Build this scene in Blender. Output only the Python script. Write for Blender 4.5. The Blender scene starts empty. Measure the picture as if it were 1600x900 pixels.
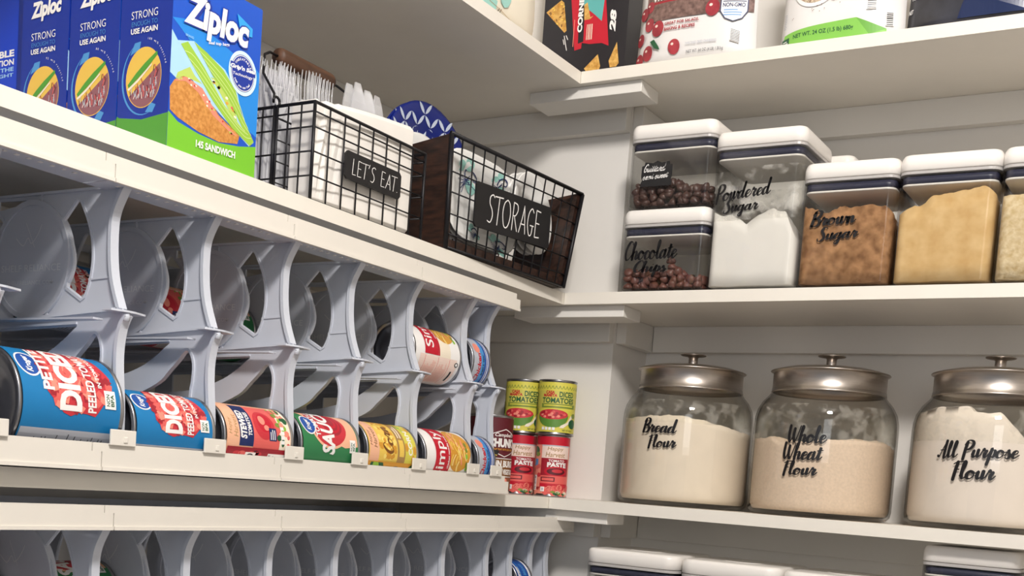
import bpy, bmesh, math, random
from mathutils import Vector, Matrix, noise
from mathutils.geometry import tessellate_polygon

scene = bpy.context.scene
COL = scene.collection
random.seed(7)
PI = math.pi

# ------------------------------------------------------------------ camera
cam_data = bpy.data.cameras.new('camera')
cam = bpy.data.objects.new('camera', cam_data)
COL.objects.link(cam)
scene.camera = cam
cam_data.sensor_width = 36.0
cam_data.lens = 40.578
cam_data.shift_x = -0.01697
cam_data.shift_y = 0.27987
cam_data.clip_start = 0.05
_r = (0.8560250338, 0.5115564959, 0.0743713179)
_u = (-0.1040442298, 0.0295754161, 0.9941328347)
_b = (0.5063555467, -0.8587404999, 0.0785417982)
cam.matrix_world = Matrix(((_r[0], _u[0], _b[0], 0.97186), (_r[1], _u[1], _b[1], -1.69312),
                           (_r[2], _u[2], _b[2], -0.31947), (0, 0, 0, 1)))

# ------------------------------------------------------------------ world, lights, exposure
world = bpy.data.worlds.new('world')
scene.world = world
world.use_nodes = True
world.node_tree.nodes['Background'].inputs[0].default_value = (0.74, 0.84, 1.0, 1)
world.node_tree.nodes['Background'].inputs[1].default_value = 0.30

def area_light(name, loc, target, sx, sy, power, color):
    d = bpy.data.lights.new(name, 'AREA')
    d.shape = 'RECTANGLE'; d.size = sx; d.size_y = sy
    d.energy = power; d.color = color
    o = bpy.data.objects.new(name, d)
    COL.objects.link(o)
    o.location = loc
    o.rotation_euler = (Vector(target) - Vector(loc)).to_track_quat('-Z', 'Y').to_euler()
    return o
area_light('ceiling_lamp', (1.10, -1.55, 0.98), (0.15, -0.20, -0.10), 0.28, 0.28, 42, (1.0, 0.955, 0.91))
area_light('fill_light', (1.75, -3.2, 0.30), (0.1, -0.2, 0.0), 1.0, 1.2, 11, (0.96, 0.98, 1.0))  # unseen soft fill added behind the camera to lift the front

vs = scene.view_settings
vs.view_transform = 'Standard'
vs.look = 'None'
vs.gamma = 1.0
vs.exposure = 0.0
vs.use_curve_mapping = False
scene.cycles.transparent_max_bounces = 40
scene.cycles.max_bounces = 12

# ------------------------------------------------------------------ materials
def lin(h):
    h = h.lstrip('#')
    out = []
    for i in (0, 2, 4):
        c = int(h[i:i + 2], 16) / 255.0
        out.append(c / 12.92 if c <= 0.04045 else ((c + 0.055) / 1.055) ** 2.4)
    return (out[0], out[1], out[2], 1)

MATS = {}
def mat(name, col, rough=0.5, metal=0.0, var=0.0, scale=40, bump=0.0, spec=0.5, coat=0.0, stretch=None, col2=None):
    """Principled material; var / col2 mottle the colour with noise, bump adds fine relief."""
    if name in MATS:
        return MATS[name]
    m = bpy.data.materials.new(name)
    m.use_nodes = True
    nt = m.node_tree
    b = nt.nodes['Principled BSDF']
    c = lin(col)
    b.inputs['Base Color'].default_value = c
    b.inputs['Roughness'].default_value = rough
    b.inputs['Metallic'].default_value = metal
    b.inputs['Specular IOR Level'].default_value = spec
    b.inputs['Coat Weight'].default_value = coat
    if var or bump or col2:
        tc = nt.nodes.new('ShaderNodeTexCoord')
        nz = nt.nodes.new('ShaderNodeTexNoise')
        nz.inputs['Scale'].default_value = scale
        nz.inputs['Detail'].default_value = 5
        src = tc.outputs['Object']
        if stretch:
            mp = nt.nodes.new('ShaderNodeMapping')
            mp.inputs['Scale'].default_value = stretch
            nt.links.new(src, mp.inputs[0]); src = mp.outputs[0]
        nt.links.new(src, nz.inputs['Vector'])
        if var or col2:
            rp = nt.nodes.new('ShaderNodeValToRGB')
            e = rp.color_ramp.elements
            e[0].position = 0.33; e[1].position = 0.67
            d = lin(col2) if col2 else tuple(x * (1 - var) for x in c[:3]) + (1,)
            e[0].color = d; e[1].color = c
            nt.links.new(nz.outputs['Fac'], rp.inputs[0])
            nt.links.new(rp.outputs[0], b.inputs['Base Color'])
        if bump:
            bp = nt.nodes.new('ShaderNodeBump')
            bp.inputs['Strength'].default_value = bump
            bp.inputs['Distance'].default_value = 0.002
            nt.links.new(nz.outputs['Fac'], bp.inputs['Height'])
            nt.links.new(bp.outputs[0], b.inputs['Normal'])
    MATS[name] = m
    return m

def clear_mat(name, tint, edge, rough=0.03, ior=1.45, frost=0.0, frostcol='#ffffff', streak=None):
    """Thin clear plastic or glass: see-through facing the viewer, reflective and tinted where it is seen edge-on.
    streak = (scale, threshold) adds patches of white dust."""
    m = bpy.data.materials.new(name)
    m.use_nodes = True
    nt = m.node_tree
    for n in list(nt.nodes):
        nt.nodes.remove(n)
    N = nt.nodes.new; L = nt.links.new
    out = N('ShaderNodeOutputMaterial')
    tr = N('ShaderNodeBsdfTransparent'); gl = N('ShaderNodeBsdfGlossy'); mx = N('ShaderNodeMixShader')
    lw = N('ShaderNodeLayerWeight'); lw.inputs['Blend'].default_value = 0.5
    p1 = N('ShaderNodeMath'); p1.operation = 'POWER'; p1.inputs[1].default_value = 3.0
    L(lw.outputs['Facing'], p1.inputs[0])
    mc = N('ShaderNodeMix'); mc.data_type = 'RGBA'
    L(p1.outputs[0], mc.inputs[0])
    mc.inputs[6].default_value = lin(tint); mc.inputs[7].default_value = lin(edge)
    L(mc.outputs[2], tr.inputs[0])
    gl.inputs['Roughness'].default_value = rough
    p2 = N('ShaderNodeMath'); p2.operation = 'POWER'; p2.inputs[1].default_value = 4.5
    L(lw.outputs['Facing'], p2.inputs[0])
    p3 = N('ShaderNodeMath'); p3.operation = 'MULTIPLY_ADD'; p3.inputs[1].default_value = 0.55; p3.inputs[2].default_value = ((ior - 1) / (ior + 1)) ** 2 * .8
    L(p2.outputs[0], p3.inputs[0])
    L(p3.outputs[0], mx.inputs[0]); L(tr.outputs[0], mx.inputs[1]); L(gl.outputs[0], mx.inputs[2])
    last = mx.outputs[0]
    if frost or streak:
        df = N('ShaderNodeBsdfDiffuse'); df.inputs[0].default_value = lin(frostcol)
        m2 = N('ShaderNodeMixShader'); m2.inputs[0].default_value = frost
        if streak:
            tc = N('ShaderNodeTexCoord'); nz = N('ShaderNodeTexNoise')
            nz.inputs['Scale'].default_value = streak[0]; nz.inputs['Detail'].default_value = 6
            L(tc.outputs['Object'], nz.inputs['Vector'])
            rp = N('ShaderNodeValToRGB')
            rp.color_ramp.elements[0].position = streak[1]; rp.color_ramp.elements[1].position = streak[1] + 0.16
            rp.color_ramp.elements[1].color = (streak[2],) * 3 + (1,)
            L(nz.outputs['Fac'], rp.inputs[0]); L(rp.outputs[0], m2.inputs[0])
        L(last, m2.inputs[1]); L(df.outputs[0], m2.inputs[2]); last = m2.outputs[0]
    L(last, out.inputs[0])
    MATS[name] = m
    return m

WALL = mat('wall_paint', '#e9e5df', 0.75, var=0.03, scale=6, bump=0.04)
SHELF = mat('shelf_paint', '#ebe5da', 0.42, var=0.03, scale=14, bump=0.03)
TRIM = mat('trim_paint', '#e8e4dd', 0.5, var=0.02, scale=10)
FLOORM = mat('floor_wood', '#c3bdb8', 0.5, var=0.3, scale=8, stretch=(1, 8, 1))
RACK = mat('rack_plastic', '#ccd0da', 0.38, var=0.03, scale=25)
RAIL = mat('rail_plastic', '#e6e0d6', 0.4, var=0.02, scale=20)
EMB = mat('embossed_plastic', '#e6e8ec', 0.3)
STEEL = mat('can_steel', '#a9a9ad', 0.28, 1.0, var=0.1, scale=60)
DARKSTEEL = mat('can_end_steel', '#85868c', 0.3, 1.0)
BRUSH = mat('brushed_steel', '#b5aca4', 0.34, 1.0, var=0.12, scale=30, stretch=(1, 1, 30))
GLASS = clear_mat('jar_glass', '#fcfcfb', '#cfcdca', 0.02, 1.5)
DUSTY = clear_mat('dusty_glass', '#fdfdfb', '#e8e8e4', 0.05, 1.3, streak=(62, 0.47, 0.22), frostcol='#efe9e0')
CLEAR = clear_mat('clear_plastic', '#fafaf9', '#cfcfd2', 0.03, 1.42)
SUGARDUST = clear_mat('sugar_dust', '#fcfcfb', '#e8e8e8', 0.1, 1.2, streak=(34, 0.5, 0.5), frostcol='#f5f1ec')
FORKP = clear_mat('fork_plastic', '#f8f8fa', '#dcdce2', 0.08, 1.7, frost=0.27)
LIDW = mat('lid_white', '#f1ece6', 0.32)
GASKET = mat('gasket_navy', '#34354a', 0.35)
RIMGREY = mat('lid_rim_grey', '#b7b3b0', 0.35)
BLACK = mat('black', '#141214', 0.55)
INK = mat('vinyl_black', '#0d0b0f', 0.4)
WHITE = mat('print_white', '#f2efec', 0.5)
WIRE = mat('black_wire', '#17161a', 0.45, 0.3)
WOOD = mat('dark_stained_wood', '#3c2318', 0.5, col2='#140b08', scale=18, stretch=(2, 9, 9), bump=0.15)
GRIPW = mat('grip_wood', '#654532', 0.55, col2='#483021', scale=14, stretch=(8, 1, 8))
PAPERW = mat('paper_white', '#ece7e0', 0.7, var=0.03, scale=30)

# ------------------------------------------------------------------ mesh builder
class MB:
    def __init__(self):
        self.v = []; self.f = []; self.m = []; self.s = []; self.mats = []
    def mi(self, m):
        if m not in self.mats:
            self.mats.append(m)
        return self.mats.index(m)
    def add(self, verts, faces, m, smooth=False):
        o = len(self.v); k = self.mi(m)
        self.v += [tuple(p) for p in verts]
        for f in faces:
            self.f.append([o + i for i in f]); self.m.append(k); self.s.append(smooth)
        return self
    def box(self, x0, y0, z0, x1, y1, z1, m, M=None):
        vs_ = [(x, y, z) for z in (z0, z1) for y in (y0, y1) for x in (x0, x1)]
        if M is not None:
            vs_ = [M @ Vector(p) for p in vs_]
        return self.add(vs_, [(0, 2, 3, 1), (4, 5, 7, 6), (0, 1, 5, 4), (2, 6, 7, 3), (0, 4, 6, 2), (1, 3, 7, 5)], m)
    def lathe(self, prof, m, seg=48, smooth=True, at=(0, 0), closed=False):
        vs_ = []
        n = len(prof)
        for k in range(seg):
            a = 2 * PI * k / seg
            c, s = math.cos(a), math.sin(a)
            vs_ += [(at[0] + r * c, at[1] + r * s, z) for r, z in prof]
        fs = []
        for k in range(seg):
            k2 = (k + 1) % seg
            for i in range(n - 1 if not closed else n):
                j = (i + 1) % n
                fs.append((k * n + i, k2 * n + i, k2 * n + j, k * n + j))
        return self.add(vs_, fs, m, smooth)
    def tube(self, path, r, m, seg=8, closed=False, smooth=True):
        P = [Vector(p) for p in path]
        n = len(P); vs_ = []; up = None
        for i, p in enumerate(P):
            if closed:
                d = P[(i + 1) % n] - P[i - 1]
            else:
                d = P[min(i + 1, n - 1)] - P[max(i - 1, 0)]
            d.normalize()
            if up is None:
                up = d.orthogonal().normalized()
            up = (up - d * up.dot(d))
            if up.length < 1e-6:
                up = d.orthogonal()
            up.normalize()
            w = d.cross(up)
            rr = r(i / (n - 1)) if callable(r) else r
            for k in range(seg):
                a = 2 * PI * k / seg
                vs_.append(p + (up * math.cos(a) + w * math.sin(a)) * rr)
        fs = []
        for i in range(n if closed else n - 1):
            j = (i + 1) % n
            for k in range(seg):
                l = (k + 1) % seg
                fs.append((i * seg + k, i * seg + l, j * seg + l, j * seg + k))
        if not closed:
            fs.append(tuple(range(seg))[::-1]); fs.append(tuple((n - 1) * seg + k for k in range(seg)))
        return self.add(vs_, fs, m, smooth)
    def prism(self, loops, fn, d0, d1, m, smooth=False, side=None):
        """Extrude a flat outline (first loop) with holes (other loops) from depth d0 to d1; fn(u, v, d) -> point."""
        flat = [p for l in loops for p in l]
        tris = tessellate_polygon([[Vector((p[0], p[1], 0)) for p in l] for l in loops])
        n = len(flat)
        vs_ = [fn(p[0], p[1], d0) for p in flat] + [fn(p[0], p[1], d1) for p in flat]
        fs = [tuple(t) for t in tris] + [tuple(n + i for i in reversed(t)) for t in tris]
        self.add(vs_, fs, m)
        o = 0; fs = []
        for l in loops:
            k = len(l)
            for i in range(k):
                j = (i + 1) % k
                fs.append((o + i, o + j, n + o + j, n + o + i))
            o += k
        return self.add(vs_, fs, side or m, smooth)
    def loft(self, rings, m, smooth=True, cap0=True, cap1=True):
        n = len(rings[0]); vs_ = [p for r in rings for p in r]; fs = []
        for i in range(len(rings) - 1):
            for k in range(n):
                l = (k + 1) % n
                fs.append((i * n + k, i * n + l, (i + 1) * n + l, (i + 1) * n + k))
        if cap0: fs.append(tuple(range(n))[::-1])
        if cap1: fs.append(tuple((len(rings) - 1) * n + k for k in range(n)))
        return self.add(vs_, fs, m, smooth)
    def build(self, name, parent=None, loc=None, bevel=0.0, auto=True, fixn=True):
        me = bpy.data.meshes.new(name)
        me.from_pydata(self.v, [], self.f)
        for m in self.mats:
            me.materials.append(m)
        me.polygons.foreach_set('material_index', self.m)
        me.polygons.foreach_set('use_smooth', self.s)
        me.update()
        if fixn:
            bm = bmesh.new(); bm.from_mesh(me)
            bmesh.ops.recalc_face_normals(bm, faces=bm.faces)
            bm.to_mesh(me); bm.free()
        o = bpy.data.objects.new(name, me)
        COL.objects.link(o)
        if parent: o.parent = parent
        if loc: o.location = loc
        if bevel:
            b = o.modifiers.new('bevel', 'BEVEL'); b.width = bevel; b.segments = 2; b.limit_method = 'ANGLE'
            b.harden_normals = False
        return o

def tag(o, label=None, cat=None, group=None, kind=None):
    if label: o['label'] = label
    if cat: o['category'] = cat
    if group: o['group'] = group
    if kind: o['kind'] = kind
    return o
def thing(name, loc, label, cat, group=None, rot=None):
    o = bpy.data.objects.new(name, None)
    COL.objects.link(o)
    o.empty_display_size = 0.02
    o.location = loc
    if rot: o.rotation_euler = rot
    return tag(o, label, cat, group)
def copy_tree(o, parent=None):
    c = o.copy(); COL.objects.link(c)
    if parent is not None: c.parent = parent
    for ch in list(o.children):
        copy_tree(ch, c)
    return c

# ------------------------------------------------------------------ flat art: polygons, print, lettering
_tc = {}
def text2d(s, bold=0.0, shear=0.0):
    key = (s, bold, shear)
    if key in _tc: return _tc[key]
    cu = bpy.data.curves.new('lettering', 'FONT')
    cu.body = s; cu.offset = bold; cu.shear = shear; cu.resolution_u = 3
    cu.dimensions = '2D'; cu.fill_mode = 'FRONT'
    o = bpy.data.objects.new('lettering', cu)
    COL.objects.link(o)
    bpy.context.view_layer.update()
    me = bpy.data.meshes.new_from_object(o.evaluated_get(bpy.context.evaluated_depsgraph_get()))
    vs_ = [(v.co.x, v.co.y) for v in me.vertices]; fs = [tuple(p.vertices) for p in me.polygons]
    bpy.data.objects.remove(o); bpy.data.curves.remove(cu); bpy.data.meshes.remove(me)
    _tc[key] = (vs_, fs)
    return _tc[key]

def catmull(pts, n=7):
    if len(pts) < 3:
        a, b = pts[0], pts[-1]
        return [(a[0] + (b[0] - a[0]) * i / n, a[1] + (b[1] - a[1]) * i / n) for i in range(n + 1)]
    P = [pts[0]] + list(pts) + [pts[-1]]; out = []
    for i in range(1, len(P) - 2):
        p0, p1, p2, p3 = P[i - 1], P[i], P[i + 1], P[i + 2]
        for k in range(n):
            t = k / n
            out.append(tuple(0.5 * (2 * p1[a] + (p2[a] - p0[a]) * t + (2 * p0[a] - 5 * p1[a] + 4 * p2[a] - p3[a]) * t * t
                                    + (3 * p1[a] - p0[a] - 3 * p2[a] + p3[a]) * t ** 3) for a in (0, 1)))
    out.append(tuple(pts[-1]))
    return out

def ribbon(pts, wf):
    """A stroke as a strip of quads with rounded ends; wf(dx, dy) gives its width."""
    n = len(pts); vs_ = []; fs = []; W = []
    for i in range(n):
        a = pts[max(i - 1, 0)]; b = pts[min(i + 1, n - 1)]
        dx, dy = b[0] - a[0], b[1] - a[1]; l = math.hypot(dx, dy) or 1
        W.append((wf(dx / l, dy / l) / 2, -dy / l, dx / l))
    for k in range(2):
        W = [((W[max(i - 1, 0)][0] + W[i][0] + W[min(i + 1, n - 1)][0]) / 3,) + W[i][1:] for i in range(n)]
    for (x, y), (w, nx, ny) in zip(pts, W):
        vs_ += [(x + nx * w, y + ny * w), (x - nx * w, y - ny * w)]
    for i in range(n - 1):
        fs.append((2 * i, 2 * i + 1, 2 * i + 3, 2 * i + 2))
    for i in (0, n - 1):
        o = len(vs_)
        vs_ += [(pts[i][0] + W[i][0] * math.cos(2 * PI * k / 8), pts[i][1] + W[i][0] * math.sin(2 * PI * k / 8)) for k in range(8)]
        fs.append(tuple(range(o, o + 8)))
    return vs_, fs

SCRIPT = {  # brush script: strokes on a grid where the small letters are 1 high
 'o': (1.05, [[(.85, .85), (.5, 1), (.1, .6), (.15, .1), (.5, -.02), (.85, .4), (.75, .85), (.6, .9), (.85, .7), (1.15, .8)]]),
 'h': (1.15, [[(0, .3), (.4, 1.3), (.58, 2.0), (.42, 2.2), (.3, 1.7), (.22, .7), (.18, 0)], [(.18, .1), (.4, .8), (.7, 1), (.82, .7), (.75, .2), (.9, 0), (1.2, .35)]]),
 'l': (.72, [[(0, .3), (.4, 1.2), (.58, 2.0), (.42, 2.25), (.26, 1.7), (.2, .6), (.3, .05), (.5, .02), (.8, .4)]]),
 'c': (.85, [[(.8, .75), (.65, .98), (.35, .9), (.12, .45), (.22, .05), (.5, -.02), (.9, .4)]]),
 'a': (1.15, [[(.8, .85), (.5, 1), (.12, .6), (.12, .1), (.35, 0), (.7, .45), (.85, 1)], [(.85, 1), (.75, .3), (.85, .02), (1, .05), (1.25, .4)]]),
 't': (.72, [[(.05, .3), (.4, 1.3), (.5, 1.7), (.36, .9), (.3, .2), (.45, 0), (.8, .4)], [(.1, 1.2), (.8, 1.3)]]),
 'e': (.88, [[(0, .3), (.5, .5), (.75, .8), (.6, 1), (.3, .85), (.12, .4), (.25, .03), (.5, 0), (.95, .4)]]),
 'i': (.6, [[(0, .3), (.3, 1), (.22, .4), (.3, .03), (.45, .02), (.7, .4)], [(.42, 1.4), (.45, 1.46)]]),
 'p': (1.0, [[(0, .3), (.38, 1.3), (.2, 0), (.05, -1)], [(.2, .3), (.45, .9), (.72, 1), (.85, .6), (.65, .08), (.35, .08), (.7, .1), (1.05, .35)]]),
 's': (.85, [[(0, .3), (.4, 1.1), (.42, .8), (.62, .35), (.5, -.02), (.2, -.1), (.1, .1)], [(.55, .05), (.9, .4)]]),
 'd': (1.15, [[(.8, .85), (.5, 1), (.12, .6), (.12, .1), (.35, 0), (.7, .45), (.95, 1.5), (1, 2.2)], [(1, 2.2), (.82, 1), (.75, .3), (.85, .02), (1, .05), (1.25, .4)]]),
 'r': (.95, [[(0, .3), (.25, 1), (.35, 1.2), (.4, .95), (.65, .95), (.7, .8), (.5, .35), (.6, .02), (.75, .02), (1.05, .45)]]),
 'u': (1.1, [[(0, .4), (.25, 1), (.18, .4), (.3, 0), (.55, .2), (.8, 1)], [(.8, 1), (.75, .3), (.85, .02), (1.2, .4)]]),
 'g': (1.15, [[(.8, .85), (.5, 1), (.12, .6), (.12, .15), (.35, .05), (.7, .45), (.85, 1)], [(.85, 1), (.75, 0), (.6, -.8), (.35, -1.05), (.2, -.75), (.5, -.3), (1.25, .4)]]),
 'w': (1.3, [[(0, .8), (.2, 1), (.17, .3), (.35, 0), (.6, .4), (.68, 1)], [(.68, 1), (.65, .3), (.8, 0), (1.05, .4), (1.12, 1), (1.35, .8)]]),
 'n': (1.1, [[(0, .3), (.25, 1), (.18, 0)], [(.18, .1), (.4, .8), (.65, 1), (.75, .7), (.7, .2), (.85, 0), (1.15, .4)]]),
 'm': (1.5, [[(0, .3), (.25, 1), (.18, 0)], [(.18, .1), (.4, .8), (.6, 1), (.65, .6), (.6, 0)], [(.6, .1), (.85, .8), (1.05, 1), (1.12, .6), (1.1, .1), (1.5, .3)]]),
 'C': (1.25, [[(1.3, 1.9), (1.15, 2.25), (.8, 2.2), (.35, 1.5), (.2, .6), (.45, 0), (.85, .05), (1.3, .6)]]),
 'P': (1.2, [[(.45, 2.1), (.3, 1), (.2, -.3)], [(.15, 1.7), (.5, 2.3), (1.05, 2.25), (1.25, 1.8), (.9, 1.2), (.4, 1)]]),
 'S': (1.2, [[(1.2, 2), (1, 2.3), (.65, 2.15), (.5, 1.6), (.8, 1), (.9, .3), (.5, -.25), (.1, -.15), (.05, .25)]]),
 'B': (1.2, [[(.45, 2.1), (.3, 1), (.15, -.1)], [(.15, 1.7), (.5, 2.3), (1, 2.25), (1.15, 1.8), (.85, 1.3), (.4, 1.05)], [(.4, 1.05), (.95, .95), (1.1, .4), (.8, -.1), (.2, -.1)]]),
 'F': (1.0, [[(.55, 2.1), (.4, 1), (.3, -.2)], [(.1, 1.85), (.5, 2.1), (1.2, 2.2)], [(.35, 1.1), (.8, 1.15)]]),
 'W': (1.65, [[(.2, 2.2), (.15, .8), (.4, 0), (.75, .8), (.9, 1.8)], [(.9, 1.8), (.85, .8), (1.1, 0), (1.45, 1), (1.7, 2.2)]]),
 'A': (1.3, [[(0, .2), (.2, .1), (.6, 1.2), (1.05, 2.3)], [(1.05, 2.3), (.95, 1.2), (.9, 0), (1.1, -.1), (1.4, .4)], [(.3, 1), (1.1, 1.05)]]),
 'G': (1.25, [[(1.15, 1.8), (.9, 2.2), (.45, 1.9), (.15, .9), (.4, .05), (.85, .15), (1.05, .9), (.6, .9)]]),
 ' ': (.7, []),
}
SKINNY = {  # tall hand-lettered capitals
 'S': (.9, [[(.8, 1.85), (.6, 2), (.3, 1.8), (.3, 1.35), (.6, .95), (.7, .5), (.5, .05), (.15, .1)]]),
 'T': (.9, [[(0, 1.95), (.95, 2)], [(.5, 2), (.42, 0)]]),
 'O': (1.2, [[(.6, 2), (.25, 1.7), (.12, 1), (.3, .2), (.6, 0), (.9, .3), (1.05, 1), (.9, 1.75), (.6, 2)]]),
 'R': (.95, [[(.2, 2), (.15, 0)], [(.2, 2), (.65, 1.9), (.75, 1.5), (.5, 1.1), (.2, 1.05)], [(.35, 1.05), (.8, 0)]]),
 'A': (1.0, [[(.1, 0), (.45, 1.2), (.6, 2)], [(.6, 2), (.75, 1), (.9, 0)], [(.25, .65), (.8, .65)]]),
 'G': (1.0, [[(.85, 1.75), (.6, 2), (.25, 1.6), (.15, .8), (.4, .05), (.7, .1), (.8, .7)], [(.5, .75), (.95, .75)]]),
 'E': (.85, [[(.2, 2), (.18, 0)], [(.2, 2), (.75, 1.95)], [(.2, 1.05), (.65, 1.05)], [(.18, 0), (.75, .05)]]),
 'L': (.8, [[(.2, 2), (.18, 0)], [(.18, 0), (.7, .05)]]),
 "'": (.4, [[(.25, 2.1), (.1, 1.6)]]),
 '.': (.4, [[(.15, .05), (.2, .08)]]),
 ' ': (.8, []),
}
def strokes(s, font, shear, thick, thin):
    vs_ = []; fs = []; x = 0
    for ch in s:
        adv, st = font[ch]
        for pts in st:
            q = [(x + p[0] + shear * p[1], p[1]) for p in catmull(pts)]
            v, f = ribbon(q, lambda dx, dy: thin + (thick - thin) * max(0.0, -dy) ** 0.8)
            o = len(vs_); vs_ += v; fs += [tuple(o + i for i in g) for g in f]
        x += adv
    return vs_, fs

def cut_u(vs_, fs, step):
    bm = bmesh.new()
    bv = [bm.verts.new((p[0], p[1], 0)) for p in vs_]
    for f in fs:
        try: bm.faces.new([bv[i] for i in f])
        except ValueError: pass
    if not bm.faces:
        bm.free(); return vs_, fs
    us = [p[0] for p in vs_]
    k = math.floor(min(us) / step) + 1
    while k * step < max(us):
        bmesh.ops.bisect_plane(bm, geom=bm.verts[:] + bm.edges[:] + bm.faces[:], dist=1e-7, plane_co=(k * step, 0, 0), plane_no=(1, 0, 0))
        k += 1
    bm.verts.index_update()
    out = [(v.co.x, v.co.y) for v in bm.verts], [tuple(v.index for v in f.verts) for f in bm.faces]
    bm.free()
    return out

class Art:
    """Print on a surface: every call lays one more flat shape over those before it."""
    def __init__(self, mb, fn, step=None, lift=0.0002, dl=4e-5):
        self.mb = mb; self.fn = fn; self.step = step; self.lift = lift; self.dl = dl
    def put(self, vs_, fs, m):
        if self.step: vs_, fs = cut_u(vs_, fs, self.step)
        self.mb.add([self.fn(p[0], p[1], self.lift) for p in vs_], fs, m)
        self.lift += self.dl
        return self
    def poly(self, pts, m):
        tris = tessellate_polygon([[Vector((p[0], p[1], 0)) for p in pts]])
        return self.put(list(pts), [tuple(t) for t in tris], m)
    def rect(self, u0, v0, u1, v1, m):
        return self.put([(u0, v0), (u1, v0), (u1, v1), (u0, v1)], [(0, 1, 2, 3)], m)
    def ell(self, cu, cv, ru, rv, m, n=28, rot=0.0):
        c, s = math.cos(rot), math.sin(rot)
        return self.poly([(cu + ru * math.cos(a) * c - rv * math.sin(a) * s, cv + ru * math.cos(a) * s + rv * math.sin(a) * c)
                          for a in (2 * PI * k / n for k in range(n))], m)
    def fit(self, vs_, fs, u0, v0, u1, v1, m, rise=0.0, turn=0):
        if turn:
            vs_ = [(-p[1], p[0]) for p in vs_]
        a0 = min(p[0] for p in vs_); a1 = max(p[0] for p in vs_); b0 = min(p[1] for p in vs_); b1 = max(p[1] for p in vs_)
        q = [(u0 + (p[0] - a0) / (a1 - a0) * (u1 - u0), v0 + (p[1] - b0) / (b1 - b0) * (v1 - v0) + rise * (p[0] - a0) / (a1 - a0)) for p in vs_]
        return self.put(q, fs, m)
    def text(self, s, u0, v0, u1, v1, m, bold=0.0, shear=0.0, rise=0.0, turn=0):
        return self.fit(*text2d(s, bold, shear), u0, v0, u1, v1, m, rise, turn)
    def script(self, s, u0, v0, u1, v1, m, thick=.42, thin=.15, font=SCRIPT, shear=.10, rise=0.0):
        return self.fit(*strokes(s, font, shear, thick, thin), u0, v0, u1, v1, m, rise)
    def blobs(self, inside, n, size, mats, seed=1):
        r = random.Random(seed)
        for g in mats:
            vs_ = []; fs = []
            for k in range(n // len(mats)):
                u, v = inside(r); a = r.uniform(0, PI); s = size * r.uniform(.6, 1.2); e = s * r.uniform(.45, .8)
                o = len(vs_)
                vs_ += [(u + s * math.cos(a + t) , v + e * math.sin(a + t * 1.0)) for t in (0.4, 1.9, 3.4, 5.2)]
                fs.append((o, o + 1, o + 2, o + 3))
            self.put(vs_, fs, g)
        return self

def in_poly(pts):
    us = [p[0] for p in pts]; vv = [p[1] for p in pts]
    def ok(u, v):
        c = False; n = len(pts); j = n - 1
        for i in range(n):
            if (pts[i][1] > v) != (pts[j][1] > v) and u < (pts[j][0] - pts[i][0]) * (v - pts[i][1]) / (pts[j][1] - pts[i][1]) + pts[i][0]:
                c = not c
            j = i
        return c
    def f(r):
        for _ in range(60):
            u, v = r.uniform(min(us), max(us)), r.uniform(min(vv), max(vv))
            if ok(u, v): return u, v
        return u, v
    return f
def in_ell(cu, cv, ru, rv):
    def f(r):
        a = r.uniform(0, 2 * PI); q = math.sqrt(r.random())
        return cu + ru * q * math.cos(a), cv + rv * q * math.sin(a)
    return f
def P(name, c, rough=0.45): return mat('print_' + name, c, rough)

# ================================================================== room shell
ZU, ZM, ZL, ZB, TH = 0.358, 0.0, -0.34, -0.682, 0.019
XW, YB, YC, XC = -0.41, 0.26, 0.125, 0.035       # left wall, back wall, face and side of the boxed-in corner
def shell(name, x0, y0, z0, x1, y1, z1, m):
    return tag(MB().box(x0, y0, z0, x1, y1, z1, m).build(name), kind='structure')
shell('floor', -0.6, -3.6, -1.75, 2.2, 0.4, -1.70, FLOORM)
shell('ceiling', -0.6, -3.6, 1.05, 2.2, 0.4, 1.10, WALL)
shell('wall_left', XW - 0.1, -3.6, -1.70, XW, YB, 1.05, WALL)
shell('wall_back', XW - 0.1, YB, -1.70, 2.1, YB + 0.1, 1.05, WALL)
shell('wall_right', 2.0, -3.6, -1.70, 2.1, YB, 1.05, WALL)
shell('wall_corner', XW, YC, -1.70, XC, YB, 1.05, WALL)
# shelf supports: battens on the walls and a joining batten under each corner
n = 1
for z in (ZU, ZM, ZL):
    zt = z - TH
    for (a, b, c, d, e, f) in ((XC + 0.02, YB - 0.019, zt - 0.046, 1.4, YB, zt),
                               (XW, YC - 0.019, zt - 0.046, XC, YC, zt),
                               (XC, YC + 0.008, zt - 0.046, XC + 0.019, YB, zt),
                               (XW, -1.7, zt - 0.046, XW + 0.019, YC - 0.02, zt)):
        o = MB().box(a, b, c, d, e, f, TRIM).build('trim_%d' % n, bevel=0.001)
        tag(o, kind='structure'); n += 1
    o = MB().box(-0.104, 0.014, zt - 0.019, 0.106, 0.078, zt, TRIM).build('trim_%d' % n, bevel=0.001)
    tag(o, kind='structure'); n += 1

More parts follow.
